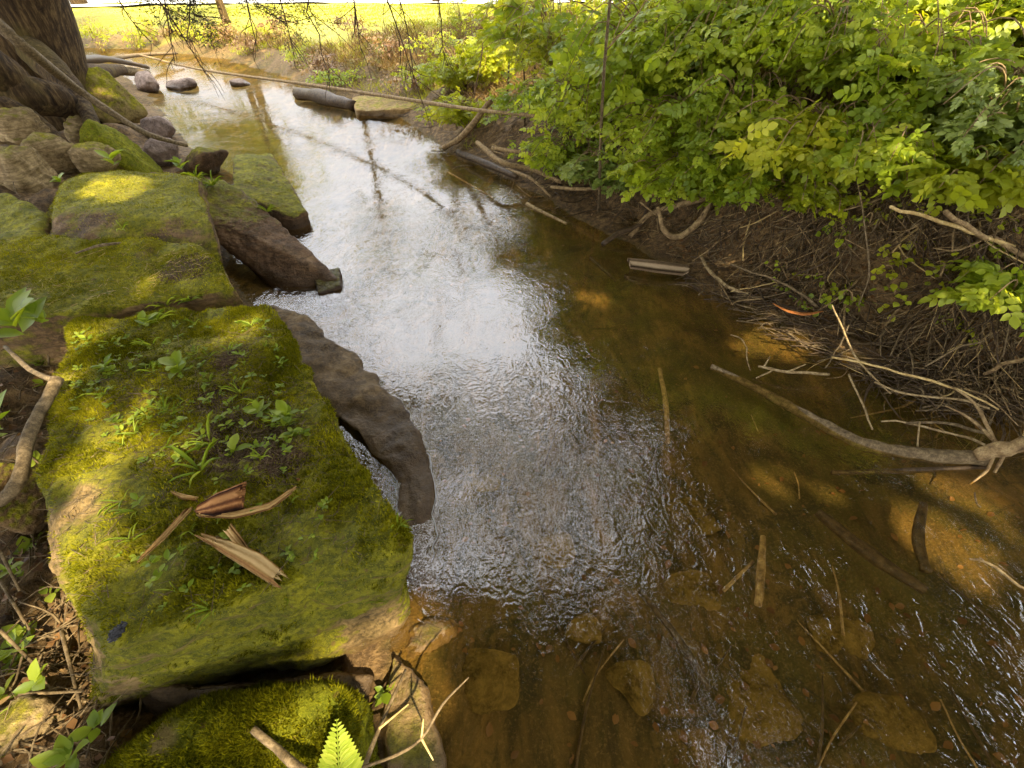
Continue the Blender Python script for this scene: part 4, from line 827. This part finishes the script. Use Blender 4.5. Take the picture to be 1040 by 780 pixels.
# ------------------------------------------------------------------ grass of the far slope and lawn
rs = np.random.RandomState(41)
def grass(name, n, pick, hmin, hmax, wid, mat, label, tilt=.5):
    P = []; tries = 0
    X, Y = pick(n*3); z, zn, dr, dl = terrain(X, Y, True); P = np.stack([X, Y, z], 1)
    keep = GSEL(name, zn, dr, dl, X, Y); P = P[keep][:n]; n = len(P)
    u, v, d = project(P); P = P[(d > 0) & (u > -80) & (u < 1120) & (v > -40)]; n = len(P)
    d = rs.normal(0, tilt, (n, 3))*[1, 1, .2]+[0, 0, 1]; d = unit(d); s = unit(np.cross(d, rs.normal(0, 1, (n, 3)))); h = rs.uniform(hmin, hmax, n)[:, None]
    w = wid*np.maximum(1, np.hypot(P[:, 0], P[:, 1])/9)[:, None]; m_ = P+d*h*.55+rs.normal(0, .01, (n, 3)); tip = P+d*h+rs.normal(0, .25, (n, 3))*h*[1, 1, .4]-[0, 0, .02]
    V = np.stack([P-s*w, P+s*w, m_+s*w*.7, m_-s*w*.7, tip], 1).reshape(-1, 3); b = np.arange(n)[:, None]*5
    r = rs.rand(n); tag(mesh(name, V, [b+np.array([0, 1, 2, 3]), b+np.array([3, 2, 4])], mat, smooth=False, attrs={'rnd': ('FACE', np.concatenate([r, r]))}), label, 'grass', kind='stuff')
def GSEL(name, zn, dr, dl, X, Y):
    P = np.stack([X, Y, 0*X], 1); nz = fbm(P, .9, 3, 80)
    if name == 'dry_grass': return (zn[:, 2] > .3) & (zn[:, 1] < .9) & (nz < .35)
    if name == 'green_grass': return (dr > .2) & (zn[:, 1] < .95) & (nz > -.05) & (Y > 6.2)
    return (zn[:, 1] > .4) & (np.maximum(dr, dl) > 3)
grass('dry_grass', 26000, lambda m: (rs.uniform(-14, 2.5, m), rs.uniform(6.5, 21, m)), .08, .42, .004, M['straw_blade'], 'dry straw coloured grass on the far slope', .9)
grass('green_grass', 22000, lambda m: (rs.uniform(-14, 3, m), rs.uniform(6.5, 20, m)), .06, .22, .004, M['lawn_blade'], 'green grass clumps on the far slope', .6)
grass('lawn_grass', 30000, lambda m: (rs.uniform(-22, 8, m), rs.uniform(10, 24, m)), .03, .08, .006, M['lawn_blade'], 'short sunlit lawn grass', .5)

# ------------------------------------------------------------------ hanging branches, upper left
rs = np.random.RandomState(61)
def spray(px0, py0, px1, py1, Y0, Y1, label, m='twig', leafm=None, r=.008, side=6, lf=.05, nl=120, seed=0, name='hanging_branch', droop=.0):
    rs = np.random.RandomState(seed); a = atY(px0, py0, Y0); b = atY(px1, py1, Y1); root = empty(name, b, label, 'branch', 'branches hanging from above')
    mid = (a+b)/2+[0, 0, .06]; V, q, c = tube([a, mid, b], [r, r*.8, r*.35], sides=6, jit=.02, seed=seed); parts = [(V, q, c)]; P = []
    for k in range(side):
        t = rs.uniform(.25, .95); s = a*(1-t)+b*t; d = (b-a)/np.linalg.norm(b-a)*rs.uniform(.3, 1)+rs.normal(0, .45, 3)+[0, 0, -droop]; e = s+unit(d)*np.linalg.norm(b-a)*rs.uniform(.15, .4)
        parts.append(tube([s, (s+e)/2+rs.normal(0, .02, 3), e], [r*.45, r*.35, r*.2], sides=4, sub=4))
        tt = rs.rand(max(1, nl//side)); P.append(s+(e-s)*tt[:, None]+rs.normal(0, .02, (len(tt), 3)))
    V, q, c = merge(parts); mesh('twigs', V, [q, c], M[m], parent=root)
    if leafm:
        P = np.concatenate(P); leaf_obj('foliage', P, rs.normal(0, 1, (len(P), 3))*[1, 1, .5], rs.normal(0, .5, (len(P), 3))+[0, 0, 1], rs.uniform(.6, 1.3, len(P))*lf, rs.uniform(.6, 1.3, len(P))*lf*(.09 if leafm == 'conifer' else .3), M[leafm], parent=root, fine=False)
for k, (a, leafm, lb) in enumerate([
        ((85, -60, 230, 38, 4.8, 5.2), 'conifer', 'dark needled branch sweeping across the top left'), ((150, -60, 300, 30, 5.2, 5.6), 'conifer', 'dark needled branch tip above the far water'),
        ((60, -50, 190, 20, 5, 5.4), 'conifer', 'short needled branch near the trunk'), ((190, -60, 330, 22, 5.6, 6.0), 'conifer', 'rightmost needled branch at the top')]):
    spray(*a, lb, leafm=leafm, r=.006, side=22, lf=.04, nl=650, seed=400+k)
for k, (a, lb) in enumerate([((140, -30, 215, 85, 4.6, 5.0), 'bare forked twig hanging down to the far water'), ((270, -60, 300, 60, 5, 5.1), 'bare twig hanging over the sunlit slope'), ((370, -60, 430, 108, 4.6, 5), 'longest drooping twig in front of the far slope'), ((350, -50, 368, 55, 5, 5), 'straight drooping twig at the top'),
                             ((395, -50, 418, 60, 5, 5.2), 'thin twig bent beside the longest drooping one'), ((100, -20, 150, 40, 5, 5.2), 'thin bare twig in front of the trunk'), ((205, -30, 190, 45, 5, 5.1), 'twig crossing the needled branches'), ((300, -60, 335, 92, 5, 5.1), 'bare twig hanging left of the straight drooping one'), ((240, -50, 262, 52, 5, 5.1), 'short bare twig between the needled branches'), ((440, -40, 452, 62, 5, 5.2), 'thin twig right of the longest drooping one'), ((165, -40, 178, 66, 5, 5.1), 'bare twig before the far left bank')]):
    spray(*a, lb, r=.0075, side=11, seed=430+k, droop=.4)
for k, (px, py, h, lb) in enumerate([(80, 60, 1.1, 'thin yellow leaved sapling right of the trunk'), (105, 55, 1.0, 'yellow leaved sapling above the driftwood logs'), (140, 52, .8, 'small yellow leaved sapling by the far bank'), (60, 52, 1.3, 'tall yellow leaved sapling close behind the trunk'), (215, 48, .7, 'low yellow green bush on the far left bend')]):
    shrub(on(px, py), 12, h, .5, lb, 460+k, .16, 'leaf_lit', per=9, pairs=2, group='saplings of the far left bank', lean=(0, 0))

# ------------------------------------------------------------------ on the big block: wood, stick, weeds
def onrock(px, py, rk):
    V, n = ROCK[rk.name][:2]; u, v, d = project(V); q = np.hypot(u-px, v-py); k = np.argsort(q)[:6]; k = k[np.argmin(d[k])]; return V[k].copy(), n[k]
def OR(px, py, lift=.0, rk=mb): p, n = onrock(px, py, rk); return p+[0, 0, lift]
def mat_fibre(name, c1, c2, c3):
    t = NT(name); f = t.attr('fib'); n = t.noise(90, 5, .7); v = t.math('ADD', f, t.math('MULTIPLY', t.math('SUBTRACT', n, .5), .5))
    return t.done(t.bsdf(t.ramp(v, (.1, c3), (.5, c1), (.9, c2)), .8, t.bump(n, .5, .003), .15))
M['splinter'] = mat_fibre('split_wood', (.46, .27, .09), (.62, .42, .18), (.20, .085, .025)); M['redwood'] = mat_fibre('red_brown_wood', (.17, .06, .018), (.46, .22, .075), (.03, .010, .005))
def plank(name, pts, w, th, mat, label, seed, m=9, n=28, jag=.16):
    """one broken strip of wood: side by side fibres, each ending at its own length"""
    rs = np.random.RandomState(seed); P = np.array(pts); k = np.linspace(0, 1, len(P)); s0 = rs.rand(m)*jag; s1 = 1-rs.rand(m)*jag; s0 = (s0+np.roll(s0, 1))/2; hz = rs.normal(0, .0035, m); fb_ = rs.rand(m)
    top = np.zeros((m, n, 3)); d = unit(P[-1]-P[0]); sd = unit(np.cross(d, [0, 0, 1.])); W = np.atleast_1d(np.array(w, float))
    for i in range(m):
        t = s0[i]+(s1[i]-s0[i])*np.linspace(0, 1, n); c = np.stack([np.interp(t, k, P[:, j]) for j in range(3)], 1); ww = np.interp(t, np.linspace(0, 1, len(W)), W)
        u = (i/(m-1)*2-1); top[i] = c+sd*(u*ww)[:, None]+np.array([0, 0, 1.])*(hz[i]+.35*ww*(1-u*u)*th*2+.0015*fbm(c*60, 1, 3, seed+i))[:, None]
    bot = top.copy(); bot[:, :, 2] -= (.004+.5*th*W.mean()); V = np.concatenate([top.reshape(-1, 3), bot.reshape(-1, 3)]); I = np.arange(m*n).reshape(m, n); J = I+m*n
    Q = [np.stack([I[:-1, :-1], I[:-1, 1:], I[1:, 1:], I[1:, :-1]], -1).reshape(-1, 4)[:, ::-1], np.stack([J[:-1, :-1], J[:-1, 1:], J[1:, 1:], J[1:, :-1]], -1).reshape(-1, 4)]
    for a_, b_, fl in ((I[0], J[0], 0), (I[-1], J[-1], 1), (I[:, 0], J[:, 0], 1), (I[:, -1], J[:, -1], 0)):
        q = np.stack([a_[:-1], b_[:-1], b_[1:], a_[1:]], -1); Q.append(q[:, ::-1] if fl else q)
    fa = np.tile(np.repeat(fb_, n), 2)
    return tag(mesh(name, V, Q, mat, origin=P[0], smooth=False, attrs={'fib': ('POINT', fa)}), label, 'wood splinter', 'split wood on the largest block')
plank('split_wood', [OR(200, 524, .025), OR(222, 517, .035), OR(250, 507, .04), OR(280, 498, .042), OR(309, 489, .04)], [.014, .04, .052, .048, .03], .45, M['redwood'], 'thick red brown split piece of wood', 1)
plank('splinter', [OR(200, 528, .03), OR(240, 525, .02), OR(275, 515, .015), OR(308, 497, .03)], [.006, .012, .012, .008], .5, M['splinter'], 'pale edge splinter along the red brown split wood', 2)
plank('splinter', [OR(200, 544, .02), OR(230, 556, .02), OR(262, 574, .025), OR(296, 600, .04)], [.005, .019, .026, .02], .3, M['splinter'], 'broad pale splinter pointing to the block corner', 3)
plank('splinter', [OR(140, 574, .012), OR(165, 550, .015), OR(198, 520, .03)], [.003, .009, .01], .5, M['splinter'], 'long tan splinter left of the red brown wood', 4)
plank('splinter', [OR(231, 538, .03), OR(246, 556, .012), OR(262, 576, .008)], [.014, .012, .004], .4, M['splinter'], 'short splinter bridging under the broad pale one', 5)
plank('splinter', [OR(175, 502, .01), OR(190, 505, .012), OR(206, 506, .01)], [.004, .009, .004], .4, M['splinter'], 'small flat chip lying by the red brown wood', 6)
plank('splinter', [OR(122, 498, .01), OR(108, 562, .012)], [.003, .004], .6, M['straw'], 'thin dry stalk across the bare left side of the block', 7)
M['greywood'] = mat_fibre('grey_dead_wood', (.21, .14, .075), (.36, .26, .15), (.06, .038, .018))
tag(plank('wood_chunk', [at(636, 266, .06), at(668, 270, .07), at(700, 274, .05)], [.05, .062, .055], .9, M['greywood'], 'weathered grey chunk of dead wood on the shore', 8, m=14, n=40, jag=.10), cat='driftwood', group='driftwood of the right bank')
rock('dropping', [OR(122, 640, .0)+np.array(v)*[.018, .03, .02] for v in [(1, 0, 0), (-1, 0, 0), (0, 1, 0), (0, -1, 0), (0, 0, 1), (.6, .6, .6), (-.6, -.5, .5), (0, 0, -.5)]], M['scat'], 'black lump like a dropping on the front of the largest block', 'dropping', p=6, N=16, amp=.006, freq=30, seed=7)
stick('grey_stick', [on(2, 560)+[0, 0, .25], at(12, 500, .42), at(30, 440, .5), at(48, 405, .53), at(58, 385, .55)], [.02, .023, .022, .02, .024], M['stick'], 'grey forked stick leaning against the left side of the largest block', 'stick', 'sticks by the left bank', sides=10)
stick('stick', [at(58, 388, .55), at(30, 375, .5), at(5, 352, .45)], [.013, .011, .009], M['stick'], 'thin upper stick meeting the grey forked stick', 'stick', 'sticks by the left bank')
stick('stick', [OR(78, 260, .02, b2), OR(110, 252, .03, b2), OR(150, 250, .03, b3)], [.006, .009, .006], M['stick'], 'pale twig lying between the two mossy slabs', 'stick', 'sticks by the left bank')
stick('stick', [OR(263, 742, .03, fr), OR(285, 760, .03, fr), at(315, 790, .3)], [.01, .011, .012], M['stick'], 'broken brown stick on the bottom mossy rock', 'stick', 'sticks by the left bank')
tw = stick('twig', [at(360, 782, .22), at(400, 768, .22), at(428, 750, .25), at(450, 715, .3), at(476, 688, .34)], [.004, .0045, .004, .0035, .002], M['stick'], 'slender curved yellow twig reaching out over the water at the bottom', 'twig', 'sticks by the left bank')
for pts in ([(428, 750, .25), (430, 730, .28)], [(428, 750, .25), (440, 772, .2)], [(385, 740, .2), (415, 715, .22)]):
    V, q, c = tube(PZ(*pts), [.004, .002], sides=5); mesh('side_twig', V, [q, c], M['straw'], parent=tw)
stick('stick', [at(368, 785, .2), at(385, 740, .18), at(412, 680, .12)], [.007, .006, .004], M['stick'], 'grey twig slanting up behind the curved yellow twig', 'stick', 'sticks by the left bank')
for a, b_, lb in [((0, 590, .2), (30, 640, .12), 'dead stem at the left edge beside the bare block side'), ((20, 705, .12), (85, 702, .14), 'straight pale stem under the lower left of the block'), ((0, 640, .2), (40, 680, .1), 'dead stem slanting above the bottom left rock'), ((62, 640, .2), (82, 720, .1), 'thin dead stem hanging against the block front'), ((0, 560, .3), (20, 600, .2), 'knobbly dead stem at the left edge below the grey stick')]:
    stick('dead_stem', PZ(a, b_), [.006, .004], M['stick'], lb, 'stick', 'sticks by the left bank')
for nm, rk_, n_, lb in [('needle_litter', mb, 2800, 'dead needles, chaff and bits of twig on the largest block'), ('needle_litter', b2, 350, 'dead needles and chaff on the long flat slab')]:
    rs = np.random.RandomState(n_); V_, nn_ = ROCK[rk_.name][:2]; ok = np.where(nn_[:, 2] > .75)[0]; so_ = ROCK[rk_.name][4]
    w_ = .25+2.2*so_[ok]+.6*np.clip(fbm(V_[ok], 5, 2, 3), 0, 1); i_ = rs.choice(ok, n_, p=w_/w_.sum()); parts = []
    for j in i_:
        p_ = V_[j]+[0, 0, .006]; L_ = rs.uniform(.01, .045) if rs.rand() < .93 else rs.uniform(.06, .14); a_ = rs.uniform(0, 6.3); d_ = np.array([math.cos(a_), math.sin(a_), rs.normal(0, .15)])*L_*.5; r_ = rs.uniform(.0006, .0016)
        parts.append(tube([p_-d_, p_+d_+[0, 0, .002]], [r_, r_*.6], sides=3, sub=1))
    V, q, c = merge(parts); tag(mesh(nm, V, [q, c], M['straw' if rk_ is b2 else 'stick']), lb, 'litter', kind='stuff')
# weeds: rosettes and grass tufts
def weed(base, n, L, label, seed, group, w=.22, mat='weed', up=.5, name='weed', pal=False):
    rs = np.random.RandomState(seed); a = rs.uniform(0, 6.28, n); el = rs.uniform(up*.4, up*1.5, n)
    D = np.stack([np.cos(a), np.sin(a), el], 1); hgt = rs.uniform(0, L*.5, n) if pal else np.zeros(n)
    P = np.tile(base, (n, 1))+np.stack([rs.normal(0, .004, n), rs.normal(0, .004, n), hgt], 1); N = np.tile([0, 0, 1.], (n, 1))+rs.normal(0, .2, (n, 3)); l = L*rs.uniform(.6, 1.15, n)
    return tag(leaf_obj(name, P, D, N, l, l*w, M[mat], origin=base, curl=.3 if w < .15 else .15), label, 'weed', group)
G1 = 'seedlings on the largest block'
LB1 = 'small green seedling growing in the moss of the largest block'
rs = np.random.RandomState(71)
for k in range(210):
    px = rs.uniform(75, 310); py = rs.uniform(325, 460)
    if k > 165: px, py = rs.uniform(120, 330), rs.uniform(460, 620)
    xl = 60+(py-325)*-.1; xr = 275+(py-315)*.56
    if px > xr-12: px = xr-20
    weed(OR(px, py, .003), rs.randint(4, 8), rs.uniform(.013, .032), LB1, 500+k, G1, .28, 'weed', .55, 'seedling', True)
for k, (px, py, n, L, lb) in enumerate([(185, 378, 9, .10, 'largest leafy weed rosette in the middle of the block'), (290, 425, 12, .07, 'clump of toothed leaves at the right side of the block top'), (265, 420, 8, .06, 'smaller leafy clump left of the toothed leaves'), (110, 375, 10, .06, 'spreading low weed near the left edge of the block'), (150, 330, 8, .07, 'leafy weed at the back edge of the block'), (240, 458, 5, .06, 'weed with one long leaf below the bare soil'), (300, 440, 6, .05, 'small leafy weed below the toothed clump')]):
    weed(OR(px, py, .004), n, L, lb, 620+k, 'leafy weeds on the largest block', .26, 'weed', .6, 'weed', True)
for k, (px, py, n, L, rk, lb) in enumerate([(205, 478, 7, .15, mb, 'tuft of long grass blades by the red brown wood'), (160, 325, 12, .10, mb, 'grass tuft at the back of the largest block'), (195, 305, 16, .10, b2, 'grass tuft on the front right of the long flat slab'), (215, 300, 12, .09, b2, 'smaller grass tuft at the tip of the long flat slab'), (170, 312, 10, .09, b2, 'grass tuft in the joint behind the largest block'), (215, 188, 16, .14, b5, 'grass tuft at the top of the tipped slab'), (200, 182, 14, .13, b3, 'grass tuft on the far right corner of the brown fronted slab'), (272, 215, 14, .09, b5, 'fine grass hanging off the edge of the tipped slab'), (125, 235, 5, .10, b3, 'thin grass sprig on the brown fronted slab'), (405, 535, 8, .05, mb, 'small grass tuft on the right front edge of the block'), (215, 450, 5, .13, mb, 'grass blades bending over the bare soil patch')]):
    weed(OR(px, py, .0, rk), n, L, lb, 640+k, 'grass tufts on the blocks', .045, 'weed', .9, 'grass_tuft')
for k in range(46):
    py = rs.uniform(318, 470) if k < 34 else rs.uniform(480, 630); px = rs.uniform(90, 255+max(0, py-318)*.45)
    weed(OR(px, py, 0), rs.randint(4, 9), rs.uniform(.035, .085), 'fine small grass sprig in the moss of the largest block', 800+k, 'fine grass sprigs on the largest block', .04, 'weed', 1.0, 'grass_tuft')
for k, (px, py, z, n, L, lb) in enumerate([(25, 340, .52, 9, .2, 'leafy shoot with oval leaves in the gap at the left edge'), (45, 330, .52, 7, .15, 'shoot with bright leaves against the back corner of the largest block'), (62, 185, .65, 6, .10, 'small green sprig between roots and the brown fronted slab'), (115, 168, .5, 8, .14, 'green sprig in front of the green angular boulder'), (185, 172, .35, 8, .13, 'green sprig beside the flat topped brown rock'), (8, 440, .42, 5, .15, 'broad leaf shoot at the left edge by the grey stick'), (42, 695, .16, 5, .07, 'pair of pale round leaves under the block at lower left'), (100, 742, .24, 7, .055, 'green shoot in front of the hollow under the block'), (75, 770, .27, 9, .065, 'leafy sprig at the bottom left edge'), (20, 660, .15, 5, .07, 'seedling among dead stems at the left edge'), (10, 580, .2, 4, .06, 'small seedling at the left edge below the grey stick'), (390, 705, .06, 7, .05, 'small green plant in the wet crack by the tan stone')]):
    weed(at(px, py, z-.04), n, L, lb, 670+k, 'shoots of the left bank', .28, 'weed', .8, 'leafy_shoot', True)
for k in range(34):
    px, py = rs.uniform(-5, 60 if k % 2 else 38), rs.uniform(345, 775); b_ = on(px, py)
    weed(b_+[0, 0, .01], rs.randint(4, 9), rs.uniform(.03, .07), 'small green shoot among the dead twigs left of the largest block', 720+k, 'green shoots among the twigs', .34, 'weed', .7, 'leafy_shoot', True)
# fern
fb = at(345, 800, .27); ft = at(342, 730, .33); fe = empty('fern', fb, 'small bright yellow green fern frond at the bottom edge', 'fern')
t = np.linspace(.05, .97, 13); ax = fb+(ft-fb)*t[:, None]; dx = unit(ft-fb); sd = unit(np.cross(V3(0, -.4, 1), dx)); PP = np.concatenate([ax, ax]); ln = .075*(1.02-t)**.8
DD = np.concatenate([np.tile(dx*.55+sd, (13, 1)), np.tile(dx*.55-sd, (13, 1))]); leaf_obj('frond', PP, DD, np.tile([0, -.4, 1.], (26, 1)), np.concatenate([ln, ln]), np.concatenate([ln, ln])*.2, M['fern'], parent=fe, curl=.05)
V, q, c = tube([fb, ft], [.003, .001], sides=5); mesh('stem', V, [q, c], M['fern'], parent=fe)
# white blossoms on the shrubs and petals at the shore
for k, (px, py, lb) in enumerate([(588, 148, 'white blossom low on the left shrubs'), (597, 170, 'white blossom nearest the bare sapling foot')]):
    b = on(px, py, .25); n = 6; a = np.arange(n)*math.pi/3; tag(leaf_obj('blossom', np.tile(b, (n, 1)), np.stack([np.cos(a), np.full(n, -.3), np.sin(a)], 1), np.tile([0, -1, .4], (n, 1)), np.full(n, .022), np.full(n, .009), M['petal'], origin=b), lb, 'flower', 'blossoms of the shrubs')
